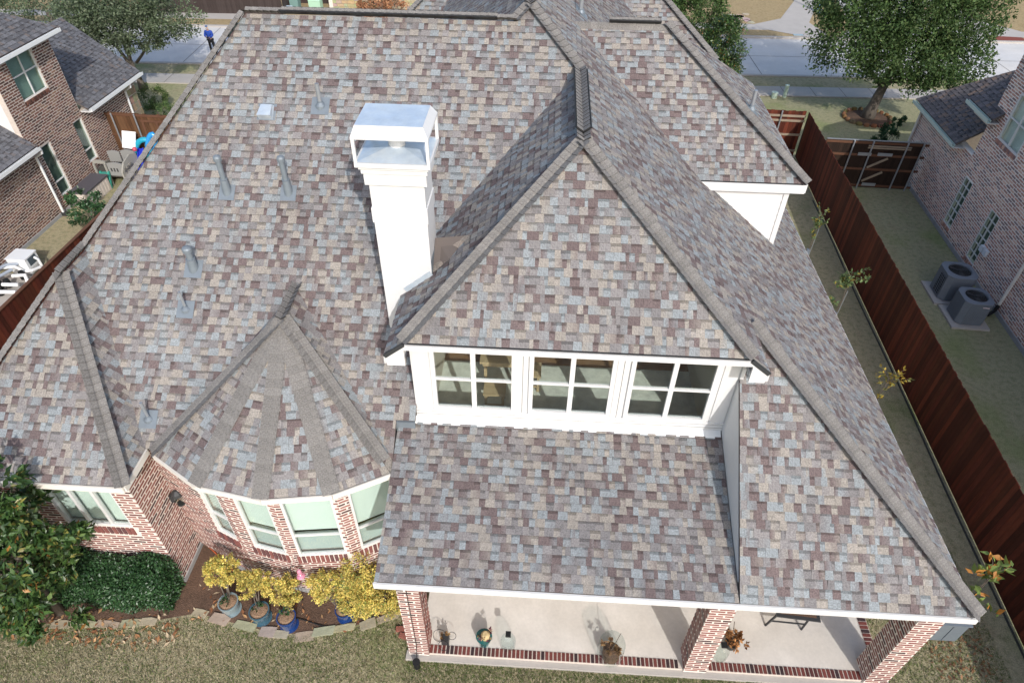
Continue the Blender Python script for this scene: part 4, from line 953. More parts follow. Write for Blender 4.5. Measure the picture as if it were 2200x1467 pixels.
# big tree at the right, in its ring of stones
bx_, by_ = 13.95, 32.15; B_ = lot(bx_, by_)
bl_ = [((.1, .2, 5.4), (2.9, 2.8, 2.4)), ((-1.7, 0, 3.9), (2.2, 2.1, 1.8)), ((2.0, .1, 4.2), (2.1, 2.0, 1.8)), ((.6, -1.1, 3.6), (2.4, 1.8, 1.7)), ((1.8, -.9, 2.9), (2.1, 1.6, 1.1)), ((-2.4, .3, 5.4), (1.9, 2.0, 1.8)), ((2.4, .3, 5.9), (1.8, 1.9, 1.7)), ((-.8, -.5, 2.9), (1.5, 1.4, 1.0)), ((2.3, -1.0, 2.0), (.85, .7, .6)), ((.4, .2, 7.2), (2.8, 2.6, 1.9))]
tree('oak_tree', 'large dark green oak tree standing in a ring of stones on the right front lawn', B_, [(0, 0, 0), (.07, 0, .6), (.15, 0, 1.2), (.28, .02, 1.9)], .27, bl_, 72000, .14, PG,
     limbs=[((.2, 0, 1.5), (-1.7, 0, 3.4), .12, .04), ((.25, 0, 1.7), (2.2, -.2, 3.2), .12, .04), ((.28, .02, 1.9), (.4, .3, 5), .15, .04), ((.28, 0, 1.8), (-.4, -.6, 4), .10, .03), ((.28, 0, 1.7), (1.6, -1, 2.6), .07, .03)], shell=.45)
MB().lathe([(.98, .0), (.95, .05), (.5, .08), (.02, .09)], B_[0], B_[1], 26, sx=1.02, sy=.9).build('mulch_ring', 'mulch', kind='structure')
for k in range(20):
    a = k / 20 * 6.2832; sx = rnd(.09, .16); mb = MB(); c = srgb(rnd(150, 190), rnd(115, 150), rnd(85, 110), .5)
    mb.lathe([(sx * .9, 0), (sx, .08), (sx * .75, .15), (sx * .2, .17)], 0, 0, 7, c, 1.2, .8); q = inst('edging_stone', mb.mesh('edging_stone', 'stone'), None, (B_[0] + 1.06 * math.cos(a), B_[1] + .95 * math.sin(a), 0), a + 1.57, label='rounded tan stone in the ring round the right front tree', cat='stone', group='stones round the tree')
# left front tree
bl_ = [((.4, 0, 3.5), (2.5, 2.2, 1.35)), ((-1.2, 0, 3.5), (1.7, 1.8, 1.1)), ((2.2, .2, 3.3), (1.45, 1.5, 1.0)), ((.5, -.5, 4.6), (2.4, 2.0, 1.2)), ((-.8, -.6, 2.9), (1.3, 1.2, .6)), ((1.1, -.7, 2.75), (1.2, 1.0, .5))]
tree('oak_tree', 'spreading grey green oak tree with several trunks behind the left house', lot(-21.4, 31.3), [(0, 0, 0), (-.05, 0, .45), (-.12, 0, .9)], .17, bl_, 26000, .13, PG2,
     limbs=[((-.1, 0, .8), (-.9, 0, 2.9), .10, .04), ((-.1, 0, .8), (-.25, .1, 3), .10, .04), ((0, 0, .5), (.35, 0, 2.8), .11, .04), ((.1, 0, 1.3), (1.4, .1, 3), .07, .03), ((-.5, 0, 2), (-1.8, .2, 3.2), .06, .03)])
tree('oak_tree', 'grey green tree top at the far left corner beyond the left house', lot(-30.5, 38.5), [(0, 0, 0), (0, 0, 1.2)], .15, [((0, 0, 2.0), (2.6, 2.0, 1.3)), ((-2.2, 0, 2.2), (2.2, 2, 1.4))], 9000, .14, PG2)
tree('holly_tree', 'glossy upright evergreen beside the street at the right rear corner of the roof', lot(6.9, 33.6), [(0, 0, 0), (0, 0, 2)], .10, [((0, 0, 2.4), (1.05, 1.0, 1.5)), ((.3, 0, 1.3), (.9, .9, 1.0)), ((-.2, .1, 3.2), (.8, .8, .8))], 13000, .11, PM, 'leaf_gloss')
tree('oak_tree', 'soft grey green tree behind the glossy evergreen', lot(5.8, 36.6), [(0, 0, 0), (0, 0, 2)], .12, [((0, 0, 3.4), (1.5, 1.4, 1.5)), ((-.8, .3, 4), (1.2, 1.2, 1.0))], 13000, .13, PG)
def shrub(name, label, base, blobs, count, size, pal, m='leaf', cat='shrub', asp=.5, group=None, shell=.4):
    t = thing(name, label, cat, base, group); b = V(base); st_ = MB()
    for k in range(5):
        c = blobs[k % len(blobs)][0]; limb(st_, b + V((rnd(-.05, .05), rnd(-.05, .05), 0)), b + V(c), .018, .006, .1, 3)
    st_.build('stem', 'bark', t); foliage([(b + V(c), r_) for c, r_ in blobs], count, size, pal, asp=asp, shell=shell).build('foliage', m, t); return t
shrub('round_shrub', 'light green shrub at the foot of the left front tree', lot(-19.7, 29.3), [((0, 0, .5), (.75, .6, .55))], 1800, .08, [((.10, .15, .04), .6), ((.07, .11, .03), .4)])
shrub('round_shrub', 'dark clipped shrub behind the left gate', lot(-19.0, 28.2), [((0, 0, .35), (1.0, .5, .4))], 1800, .07, PG)
shrub('round_shrub', 'yellow green clipped shrub beside the main roof hip behind the left gate', lot(-17.7, 28.4), [((0, 0, .35), (.6, .5, .4))], 1200, .07, [((.10, .15, .04), .6), ((.07, .11, .03), .4)])
shrub('round_shrub', 'small dark shrub behind the dark gate fence', lot(13.4, 28.4), [((.0, 0, .8), (.5, .45, .55)), ((.3, 0, 1.4), (.28, .28, .4))], 2200, .09, PHG)
shrub('leafy_shrub', 'dark green shrub growing beside the left fence near the brick wall', lot(-16.6, 18.9), [((0, 0, .75), (.75, .7, .6)), ((-.2, .3, 1.2), (.5, .5, .4))], 2600, .10, PHG, 'leaf_gloss')
shrub('brown_shrub', 'leafless looking russet shrub by the stone wall across the street', lot(-12.3, 43.9), [((0, 0, .75), (1.7, .8, .75)), ((-1.2, 0, .5), (.8, .6, .5))], 3800, .13, [((.36, .19, .10), .5), ((.28, .13, .07), .5)], 'dead')
# magnolia at the lower left, hedge under the window
bl_ = [((.55, .15, 4.15), (.75, .5, .75)), ((.1, .0, 3.3), (1.15, .8, .95)), ((.2, -.1, 2.3), (1.2, .9, .9)), ((-.4, -.15, 1.3), (1.3, .85, .9)), ((-.9, 0, 2.9), (1.2, .9, 1.2)), ((.0, -.25, .75), (.9, .55, .65)), ((1.0, .15, 2.6), (.55, .45, .6))]
tree('magnolia_tree', 'magnolia tree with large glossy leaves at the lower left corner', (-9.35, 5.85, 0), [(0, 0, 0), (.05, 0, 1.5), (.2, .1, 3.2)], .07, bl_, 11500, .155, PM, 'leaf_gloss', .45, limbs=[((.05, 0, 1.5), (.8, .1, 2.9), .035, .01), ((.05, 0, 1.2), (-.8, 0, 2.6), .035, .01)], shell=.35)
def hedge():
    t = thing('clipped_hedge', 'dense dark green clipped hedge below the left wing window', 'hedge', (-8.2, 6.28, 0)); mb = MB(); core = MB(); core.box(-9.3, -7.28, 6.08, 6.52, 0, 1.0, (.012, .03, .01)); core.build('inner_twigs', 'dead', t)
    for _ in range(13000):
        f_ = random.random(); bul = .10
        if f_ < .45: o = V((rnd(-9.4, -7.15), rnd(6.0, 6.6), 1.08 + rnd(-.05, .07))); n_ = V((0, 0, 1))
        elif f_ < .85: o = V((rnd(-9.4, -7.15), 5.98 + rnd(-.05, .06), rnd(.05, 1.1))); n_ = V((0, -1, .2))
        else: o = V((-7.13 + rnd(-.05, .05), rnd(6.0, 6.6), rnd(.05, 1.1))); n_ = V((1, 0, .2))
        o += V((math.sin(o.z * 5 + o.x * 3) * .03, math.sin(o.x * 4.1) * .05 + math.sin(o.x * 9) * .03, math.sin(o.x * 6.3) * .04 + math.sin(o.y * 11) * .03))
        # round the top edges
        if o.z > .95 and o.y < 6.15: o += V((0, .08, -.05))
        d_ = (n_ * .3 + rvec()).normalized(); nn_ = (n_ + rvec() * .75).normalized(); sz = rnd(.04, .075); c = pick(PHG); k = rnd(.7, 1.3)
        mb.poly(leafpts(o, d_, nn_, sz, sz * .6), tuple(q * k for q in c))
    mb.build('foliage', 'leaf_gloss', t)
hedge()
# yellow potted shrubs -----------------------------------------------
def pot(t, x, y, r_, h_, col, soil=True, rim=None):
    MB().lathe([(r_ * .72, 0), (r_ * .78, .02), (r_ * .98, h_ * .85), (r_ * 1.06, h_ * .9), (r_ * 1.06, h_), (r_ * .94, h_), (r_ * .92, h_ * .86)], x, y, 22, col).build('pot', 'glaze', t, smooth=False)
    if soil: MB().lathe([(r_ * .93, h_ * .9), (r_ * .6, h_ * 1.0), (.02, h_ * 1.02)], x, y, 16).build('soil', 'bark_chips', t)
def potted_yellow(x, y, r_, h_, col, cx_, cy_, cz, cr, label, grp='yellow potted shrubs', n_=1500):
    cr *= .98
    t = thing('potted_shrub', label, 'potted plant', (x, y, 0), None); pot(t, x, y, r_, h_, col)
    MB().lathe([(r_ * .95, 0), (r_ * 1.02, .03), (r_ * .9, .03)], x, y, 18, col).build('saucer', 'glaze', t)
    mb = MB()
    for _ in range(5): limb(mb, (x, y, h_ * .8), (cx_ + rnd(-.15, .15), cy_ + rnd(-.1, .1), cz - cr * .3), .014, .006, .08, 3)
    mb.build('stem', 'bark', t)
    foliage([((cx_, cy_, cz), (cr * .78, cr * .72, cr * .72)), ((cx_ - cr * .25, cy_, cz + cr * .25), (cr * .5, cr * .5, cr * .5)), ((cx_ + cr * .28, cy_ + .05, cz + cr * .12), (cr * .5, cr * .5, cr * .5))], int(n_ * 2.4), .042, PY, .55, shell=.5).build('foliage', 'leaf', t)
    mb = foliage([((x + .02, y, h_ + .12), (.10, .10, .10))], 50, .06, PHG, .6); mb.build('weeds', 'leaf', t)
BLU = (.012, .045, .17); TEA = (.05, .11, .15); PALE = (.20, .26, .28)
potted_yellow(-5.93, 6.12, .19, .34, PALE, -6.0, 6.45, .95, .44, 'yellow leaved shrub in a pale blue grey pot, leftmost of the row', n_=2000)
potted_yellow(-5.25, 5.98, .19, .34, TEA, -5.35, 6.3, .80, .42, 'yellow leaved shrub in a grey teal pot, second from the left', n_=2000)
potted_yellow(-4.66, 5.87, .18, .38, BLU, -4.70, 6.2, .75, .42, 'yellow leaved shrub in a cobalt blue pot, middle of the row', n_=2000)
potted_yellow(-3.58, 6.12, .17, .32, BLU, -3.95, 6.3, .85, .42, 'yellow leaved shrub in a dark blue pot nearest the patio', n_=1800)
for (x, y, z, rr_, lb) in ((-3.25, 6.55, .95, .52, 'tall yellow leaved shrub against the bay wall behind the dark blue pot'), (-2.75, 6.35, .62, .48, 'yellow leaved shrub in the bed beside the left patio column'), (-3.3, 6.2, .62, .42, 'yellow leaved shrub low in the bed between the dark blue pot and the patio')):
    shrub('yellow_shrub', lb, (x, y, 0), [((0, 0, z), (rr_, rr_ * .8, rr_)), ((.15, 0, z * .6), (rr_ * .8, rr_ * .7, rr_ * .6))], 5600, .042, PY, asp=.55, shell=.5)
# edging stones round the bed
EDG = [(-9.2, 5.60), (-8.75, 5.63), (-8.3, 5.66), (-7.85, 5.71), (-7.5, 5.76), (-6.1, 5.9), (-5.55, 5.80), (-5.05, 5.70), (-4.3, 5.66), (-3.95, 5.78), (-3.55, 5.88), (-3.1, 5.98), (-2.72, 6.15), (-2.4, 6.32), (-6.55, 5.99), (-4.85, 5.67)]
ORD = ['first', 'second', 'third', 'fourth', 'fifth', 'sixth', 'seventh', 'eighth', 'ninth', 'tenth', 'eleventh', 'twelfth', 'thirteenth', 'fourteenth', 'fifteenth', 'sixteenth']
for ei, (x, y) in enumerate(sorted(EDG)):
    mb = MB(); w_ = rnd(.16, .24); d_ = rnd(.07, .11); c = srgb(rnd(190, 208), rnd(178, 194), rnd(156, 170), .60)
    poly = [(-w_, -d_ * rnd(.7, 1)), (w_ * rnd(.8, 1), -d_), (w_, d_ * rnd(.5, 1)), (w_ * .2, d_), (-w_ * rnd(.8, 1), d_ * rnd(.8, 1))]; mb.prism(poly, -.02, rnd(.025, .05), c)
    nx = min(BED, key=lambda q: abs(q[0] - x - .4)); px_ = min(BED, key=lambda q: abs(q[0] - x + .4)); ang = math.atan2(nx[1] - px_[1], max(.1, nx[0] - px_[0])) if nx != px_ else 0
    inst('edging_stone', mb.mesh('edging_stone', 'stone'), None, (x, y, 0), ang, label=ORD[ei] + ' pale limestone slab from the left along the bed edge', cat='stone', group='stones edging the bed')
# ------------------------------------------------------------------ air conditioners
def ac_unit(a, b, w_, h_, label, louvre):
    p0 = lot(a, b); t = thing('air_conditioner', label, 'air conditioner', p0); c = .16
    lotbox(a - w_ * .68, a + w_ * .66, b - w_ * .66, b + w_ * .66, 0, .07).build('pad', 'walk', t)
    oct_ = lambda s_: [lot(a + x * s_, b + y * s_)[:2] for x, y in ((-.5 + c, -.5), (.5 - c, -.5), (.5, -.5 + c), (.5, .5 - c), (.5 - c, .5), (-.5 + c, .5), (-.5, .5 - c), (-.5, -.5 + c))]
    MB().prism(oct_(w_), .09, h_ - .06).build('body', 'ac_paint', t)
    ring = MB(); ou = oct_(w_ * 1.03); r_ = w_ * .38; N_ = 24; ctr = lot(a, b)
    def onoct(an):
        dx, dy = math.cos(an), math.sin(an); best = 1e9
        for k in range(8):
            x1, y1 = ou[k][0] - ctr[0], ou[k][1] - ctr[1]; x2, y2 = ou[(k + 1) % 8][0] - ctr[0], ou[(k + 1) % 8][1] - ctr[1]
            den = dx * (y2 - y1) - dy * (x2 - x1)
            if abs(den) < 1e-9: continue
            tt = (x1 * (y2 - y1) - y1 * (x2 - x1)) / den; s_ = (x1 * dy - y1 * dx) / den
            if tt > 0 and -1e-6 <= s_ <= 1 + 1e-6: best = min(best, tt)
        return best
    for k in range(N_):
        A0, A1_ = 2 * math.pi * k / N_, 2 * math.pi * (k + 1) / N_; o0, o1 = onoct(A0), onoct(A1_)
        P_ = lambda an, rr_, z: (ctr[0] + math.cos(an) * rr_, ctr[1] + math.sin(an) * rr_, z)
        ring.poly([P_(A0, r_, h_ - .012), P_(A0, o0, h_ - .03), P_(A1_, o1, h_ - .03), P_(A1_, r_, h_ - .012)]); ring.poly([P_(A0, o0, h_ - .07), P_(A1_, o1, h_ - .07), P_(A1_, o1, h_ - .03), P_(A0, o0, h_ - .03)]); ring.poly([P_(A0, r_, h_ - .012), P_(A1_, r_, h_ - .012), P_(A1_, r_, h_ - .2), P_(A0, r_, h_ - .2)])
    ring.build('top_ring', 'ac_paint', t)
    MB().lathe([(r_ * .97, h_ - .058), (r_ * .97, h_ - .054)], ctr[0], ctr[1], 20).build('fan_well', 'black', t)
    for k in range(3):
        an = k * 2.094 + .4; d_ = V((math.cos(an), math.sin(an), 0)); s_ = V((-d_.y, d_.x, 0)); o = V(ctr) + V((0, 0, h_ - .045)); MB().slab([o + d_ * .03 - s_ * .03, o + d_ * r_ * .85 - s_ * .09, o + d_ * r_ * .85 + s_ * .07 + V((0, 0, .02)), o + d_ * .03 + s_ * .04 + V((0, 0, .01))], (0, 0, 1), .004).build('fan_blade', 'dark_metal', t)
    MB().lathe([(.05, h_ - .05), (.055, h_ - .02), (.02, h_ - .01)], ctr[0], ctr[1], 10).build('fan_hub', 'dark_metal', t)
    g = MB()
    for k in range(1, 5): g.tube([(ctr[0] + r_ * k / 5 * math.cos(q * .3142), ctr[1] + r_ * k / 5 * math.sin(q * .3142), h_ - .01) for q in range(21)], .004, 4, cap=False)
    g.build('fan_guard', 'dark_metal', t)
    # louvres on the two faces seen
    if louvre == 'panel':
        lotbox(a - w_ * .5 - .006, a - w_ * .5 + .01, b - w_ * .30, b + w_ * .1, .14, h_ - .16).build('grille_backing', 'black', t)
        for k in range(9): lotbox(a - w_ * .5 - .016, a - w_ * .5 - .006, b - w_ * .30, b + w_ * .1, .16 + k * (h_ - .34) / 8, .175 + k * (h_ - .34) / 8).build('louvre', 'ac_paint', t)
        for k in range(4): lotbox(a - w_ * .5 - .018, a - w_ * .5 - .007, b - w_ * .30 + k * w_ * .13, b - w_ * .30 + k * w_ * .13 + .008, .14, h_ - .16).build('louvre', 'ac_paint', t)
    else:
        for k in range(11): lotbox(a - w_ * .5 - .012, a - w_ * .5, b - w_ * .33 + k * w_ * .066, b - w_ * .33 + k * w_ * .066 + .014, .1, h_ - .08).build('louvre', 'ac_paint', t)
        for k in range(11): lotbox(a - w_ * .33 + k * w_ * .066, a - w_ * .33 + k * w_ * .066 + .014, b - w_ * .5 - .012, b - w_ * .5, .1, h_ - .08).build('louvre', 'ac_paint', t)
        lotbox(a + w_ * .08, a + w_ * .30, b - w_ * .5 - .016, b - w_ * .5 - .012, h_ - .16, h_ - .13, (.75, .6, .6)).build('badge', 'attr_plastic', t)
ac_unit(12.52, 18.4, .90, 1.0, 'grey air conditioner with slatted side panel, the farther of the pair by the right house', 'panel')
ac_unit(12.58, 17.2, .84, .92, 'ribbed grey air conditioner with a small badge, nearest of the pair by the right house', 'ribs')
# ------------------------------------------------------------------ left side yard things
t = thing('deck_box', 'cream plastic storage box with dark lid against the left brick wall', 'storage box', lot(-17.95, 21.1))
CRM = (.62, .56, .50)
lotbox(-18.3, -17.68, 20.35, 21.75, 0, .56, CRM).build('body', 'attr_plastic', t); lotbox(-18.33, -17.64, 20.31, 21.79, .56, .62, (.09, .085, .095)).build('lid', 'attr_plastic', t)
for k in range(8): lotbox(-17.68, -17.665, 20.42 + k * .165, 20.54 + k * .165, .05, .5, CRM).build('rib', 'attr_plastic', t)
t = thing('play_house', 'grey plastic climbing play house with green ladder beside the left house', 'play house', lot(-17.7, 22.7)); GRY = (.27, .27, .26); TAN_ = (.30, .29, .26); GRN = (.05, .30, .24)
def arch_panel(a0, b0, a1, b1, z0, z1, th, col, hole=None, part='panel'):
    n_ = 8; A_, B_ = V((a0, b0, 0)), V((a1, b1, 0)); u_ = (B_ - A_); nn_ = V((u_.y, -u_.x, 0)).normalized() * th; top = []
    for k in range(n_ + 1): top.append(A_ + u_ * (k / n_) + V((0, 0, z1 + .06 * math.sin(math.pi * k / n_))))
    pts = [A_ + V((0, 0, z0))] + [B_ + V((0, 0, z0))] + top[::-1]; return lotmb(MB().slab(pts, nn_, th, col)).build(part, 'attr_plastic', t)
arch_panel(-18.27, 22.05, -17.75, 22.05, .90, .99, .05, TAN_, part='lintel'); lotbox(-18.27, -18.19, 22.0, 22.06, 0, .90, TAN_).build('corner_post', 'attr_plastic', t); lotbox(-17.81, -17.74, 22.0, 22.06, 0, .90, TAN_).build('corner_post', 'attr_plastic', t); arch_panel(-17.72, 22.05, -17.1, 22.05, .42, .92, .05, GRY); arch_panel(-18.25, 23.0, -17.75, 23.0, .5, .92, .05, GRY); arch_panel(-17.68, 23.0, -17.1, 23.0, .5, .98, .05, GRY); lotbox(-18.29, -18.24, 22.1, 22.95, .1, .62, (.16, .15, .13)).build('side_panel', 'attr_plastic', t)
lotbox(-18.23, -17.1, 22.1, 22.94, .34, .38, (.09, .08, .07)).build('deck', 'attr_plastic', t)
for x in (-17.62, -17.5, -17.38): lotbox(x, x + .05, 22.035, 22.048, .6, .74, (.05, .05, .05)).build('peep_hole', 'attr_plastic', t)
for x in (-18.05, -17.72): lotmb(MB().bar((x, 21.78, 0), (x, 22.0, .62), .07, .06, up=(1, 0, 0), col=GRN)).build('ladder_rail', 'attr_plastic', t)
for k in range(4): lotbox(-18.02, -17.74, 21.80 + k * .05, 21.92 + k * .05, .10 + k * .14, .14 + k * .14, GRN).build('ladder_rung', 'attr_plastic', t)
mb = MB()
mb.slab([(-16.95, 21.75, 0), (-16.95, 22.9, 0), (-17.0, 22.95, .95), (-17.02, 22.6, 1.08), (-17.02, 22.1, .98), (-17.0, 21.8, .7)], (1, 0, 0), .06, (.34, .33, .29)); lotmb(mb).build('climbing_wall', 'attr_plastic', t)
for k in range(18):
    bb, z = 21.85 + (k % 5) * .2 + rnd(-.03, .03), .12 + (k // 5) * .22 + rnd(-.03, .03); MB().lathe([(.07, 0), (.05, .04), (.01, .05)], 0, 0, 6, (.24, .24, .22)); lotbox(-16.94, -16.90, bb, bb + .12, z, z + .10, (.24, .23, .21)).build('foot_hold', 'attr_plastic', t)
t = thing('slide', 'royal blue plastic slide leaning beside the grey play house', 'slide', lot(-16.8, 22.9)); lotmb(MB().slab([(-17.05, 23.3, .98), (-16.85, 23.3, .98), (-16.62, 22.2, .02), (-16.87, 22.2, .02)], (0, -.6, .8), .08, (.015, .03, .42))).build('chute', 'attr_plastic', t)
for da in (0, .2): lotmb(MB().bar((-17.06 + da, 23.3, 1.0), (-16.87 + da * 1.2, 22.2, .07), .03, .1, col=(.02, .04, .50))).build('side_rail', 'attr_plastic', t)
t = thing('white_board', 'white plastic board propped upright behind the play house', 'board', lot(-17.4, 23.6)); lotmb(MB().slab([(-17.85, 23.45, .9), (-17.25, 23.35, .9), (-17.25, 23.75, 1.45), (-17.85, 23.8, 1.45)], (0, -.6, .8), .03, (.80, .80, .80))).build('panel', 'attr_plastic', t); lotmb(MB().tube([(-17.5, 23.7, 0), (-17.5, 23.66, 1.1)], .03, 6)).build('post', 'steel_pipe', t)
def inflat(a, b, z, r_, tilt, col, label):
    t = thing('inflatable_ring', label, 'pool float', lot(a, b)); mb = MB(); pts = []; d_ = V((math.cos(tilt), .3, math.sin(tilt))).normalized(); e_ = V((0, 1, 0)).cross(d_).normalized() * -1
    for k in range(17): an = k / 16 * 6.2832; pts.append(V(lot(a, b)) + V((0, 0, z)) + d_ * r_ * math.cos(an) + V((0, .2, 1)).normalized() * r_ * math.sin(an))
    mb.tube(pts, r_ * .34, 10, col); mb.build('tube', 'glaze', t, smooth=True)
inflat(-17.05, 23.6, .85, .32, .3, (.02, .34, .48), 'turquoise inflatable swim ring behind the blue slide'); inflat(-16.72, 23.7, 1.0, .30, .9, (.03, .28, .62), 'bright blue inflatable ring leaning on the brown gate')
def ball(a, b, z, r_, col, label): mb = MB(); mb.lathe([(r_ * math.sin(k * .3142), r_ - r_ * math.cos(k * .3142)) for k in range(1, 10)], 0, 0, 14, col); mb.build('ball', 'attr_plastic', smooth=True, label=label, cat='ball').location = lot(a, b, z)
ball(-17.28, 22.35, 0, .15, (.75, .32, .02), 'orange ball on the ground inside the play house'); ball(-17.55, 22.55, .43, .12, (.62, .50, .46), 'pale pink ball on the deck of the play house')
ball(-17.02, 23.0, 1.0, .09, (.5, .08, .12), 'dark red ball on top of the climbing wall')
# pool equipment behind the left fence
t = thing('pool_heater', 'white pool heater box with dark control panel behind the left fence', 'pool heater', lot(-17.55, 16.55)); WHT = (.74, .76, .77)
mb = lotbox(-17.85, -17.2, 16.1, 16.65, .05, .60, WHT); mb.build('cabinet', 'attr_plastic', t); lotbox(-17.87, -17.18, 16.08, 16.67, .60, .64, WHT).build('top', 'attr_plastic', t); lotbox(-17.2, -17.185, 16.2, 16.55, .32, .57, (.06, .08, .10)).build('control_panel', 'attr_plastic', t)
for k in range(5): lotbox(-17.19, -17.17, 16.14 + k * .07, 16.17 + k * .07, .1, .28, (.5, .5, .5)).build('vent_slot', 'attr_plastic', t)
t = thing('pool_plumbing', 'tangle of white and black pool pipes and valves beside the heater', 'pipes', lot(-17.2, 15.6))
for pts, r_, m_ in (([(-19, 15.4, .5), (-17.9, 15.75, .5), (-17.5, 15.95, .45), (-17.3, 16.0, .2)], .05, 'pipe_white'), ([(-18.4, 14.6, .3), (-17.95, 15.3, .55), (-17.7, 15.9, .55), (-17.5, 16.1, .45)], .05, 'pvc_grey'), ([(-18.2, 14.5, .2), (-17.75, 15.2, .45), (-17.5, 15.8, .45)], .05, 'pvc_grey'), ([(-17.3, 15.9, .3), (-16.95, 15.95, .35), (-16.9, 16.2, .3), (-16.85, 16.3, .0)], .05, 'pipe_white'), ([(-17.4, 15.6, .35), (-17.0, 15.65, .38), (-16.9, 15.5, .1)], .06, 'pipe_white'), ([(-17.5, 15.2, .3), (-17.05, 15.3, .25)], .06, 'pipe_white'), ([(-17.4, 14.9, .25), (-16.95, 15.0, .2)], .06, 'pipe_white'), ([(-17.0, 16.4, .05), (-17.0, 16.4, .45), (-17.15, 16.45, .5)], .04, 'pipe_white')):
    lotmb(MB().tube(pts, r_, 8)).build('pipe', m_, t)
for (a, b, z) in ((-17.45, 15.35, .25), (-17.5, 15.0, .2), (-17.2, 15.75, .3), (-17.6, 15.2, .3)): c_ = lot(a, b); MB().lathe([(.09, z - .15), (.10, z), (.08, z + .14), (.03, z + .16)], c_[0], c_[1], 9).build('valve', 'black', t)
t = thing('pool_filter', 'pale cylindrical pool filter at the left edge behind the fence', 'pool filter', lot(-17.9, 14.9)); c_ = lot(-17.75, 14.75); MB().lathe([(.22, .05), (.24, .1), (.24, .7), (.20, .82), (.06, .88)], c_[0], c_[1], 16, (.66, .70, .70)).build('tank', 'attr_plastic', t); MB().lathe([(.25, .40), (.26, .42), (.26, .46), (.25, .48)], c_[0], c_[1], 16, (.3, .3, .3)).build('clamp_band', 'attr_plastic', t)
lotbox(-18.2, -16.6, 13.8, 16.1, 0, .04).build('equipment_pad', 'walk', kind='structure')
lotmb(MB().tube([(-17.4, 20.0, .02), (-17.0, 20.3, .02), (-16.9, 20.7, .02), (-16.5, 20.8, .02), (-16.2, 21.0, .02)], .02, 6)).build('garden_hose', 'dark_metal', label='dark garden hose lying on the dry grass beside the left fence', cat='hose')
# ------------------------------------------------------------------ street: person, bins, boxes, lamp
def skin(name, verts, edges, radii, m, parent, sub_=1):
    me = bpy.data.meshes.new(name); off = ORG.get(parent, (0, 0, 0)); me.from_pydata([tuple(V(v) - V(off)) for v in verts], edges, []); o = bpy.data.objects.new(name, me); COL.objects.link(o); o.parent = parent
    md = o.modifiers.new('skin', 'SKIN'); md.use_smooth_shade = True
    for i, q in enumerate(radii): me.skin_vertices[0].data[i].radius = q if isinstance(q, tuple) else (q, q)
    me.skin_vertices[0].data[0].use_root = True
    if sub_: s2 = o.modifiers.new('sub', 'SUBSURF'); s2.levels = sub_; s2.render_levels = sub_
    me.materials.append(MATS[m]); return o
mat('skin_tone', (.42, .25, .17), rough=.6); mat('blue_cloth', (.016, .055, .30), rough=.85, noise=.15, nscale=9); mat('black_cloth', (.012, .012, .014), rough=.9); mat('cap_cloth', (.05, .10, .22), rough=.8); mat('mask_cloth', (.25, .38, .50), rough=.85); mat('shoe', (.10, .11, .14), rough=.6)
pb = lot(-20.02, 36.45, .02); PT = thing('person', 'person in blue hooded jacket and dark trousers standing in the street holding a remote control', 'person', pb)
sc_ = .86
def pp(x, y, z): return (pb[0] + x * sc_, pb[1] + y * sc_, pb[2] + z * sc_)
BV = [pp(0, 0, .92), pp(0, 0, 1.12), pp(0, -.01, 1.36), pp(0, -.02, 1.48), pp(0, -.05, 1.56), pp(0, -.06, 1.66), pp(-.18, 0, 1.40), pp(-.26, -.05, 1.16), pp(-.08, -.27, 1.10), pp(.18, 0, 1.40), pp(.26, -.05, 1.16), pp(.08, -.27, 1.10), pp(-.10, 0, .86), pp(-.12, -.02, .48), pp(-.13, .02, .08), pp(.10, 0, .86), pp(.17, -.06, .48), pp(.20, -.02, .08)]
BE = [(0, 1), (1, 2), (2, 3), (3, 4), (4, 5), (2, 6), (6, 7), (7, 8), (2, 9), (9, 10), (10, 11), (0, 12), (12, 13), (13, 14), (0, 15), (15, 16), (16, 17)]
BR = [.13, .12, .13, .055, .085, .085, .06, .045, .035, .06, .045, .035, .085, .06, .04, .085, .06, .04]
skin('body', BV, BE, [q * sc_ for q in BR], 'skin_tone', PT)
skin('jacket', [BV[0], BV[1], BV[2], pp(0, -.01, 1.46), BV[6], BV[7], pp(-.11, -.24, 1.11), BV[9], BV[10], pp(.11, -.24, 1.11)], [(0, 1), (1, 2), (2, 3), (2, 4), (4, 5), (5, 6), (2, 7), (7, 8), (8, 9)], [q * sc_ for q in (.165, .16, .165, .085, .085, .072, .055, .085, .072, .055)], 'blue_cloth', PT)
skin('trousers', [pp(0, 0, .93), BV[12], BV[13], pp(-.13, .02, .12), BV[15], BV[16], pp(.20, -.02, .12)], [(0, 1), (1, 2), (2, 3), (0, 4), (4, 5), (5, 6)], [q * sc_ for q in (.14, .10, .078, .062, .10, .078, .062)], 'black_cloth', PT)
for x in (-.13, .20): skin('shoe', [pp(x, .05, .05), pp(x * 1.02, -.10, .04), pp(x * 1.05, -.18, .035)], [(0, 1), (1, 2)], [.05 * sc_, .048 * sc_, .035 * sc_], 'shoe', PT)
skin('cap', [pp(0, -.04, 1.70), pp(0, -.07, 1.74), pp(0, -.17, 1.70)], [(0, 1), (1, 2)], [(.10 * sc_, .085 * sc_), (.09 * sc_, .06 * sc_), (.07 * sc_, .015 * sc_)], 'cap_cloth', PT)
skin('face_mask', [pp(0, -.11, 1.60), pp(0, -.12, 1.54)], [(0, 1)], [.055 * sc_, .045 * sc_], 'mask_cloth', PT)
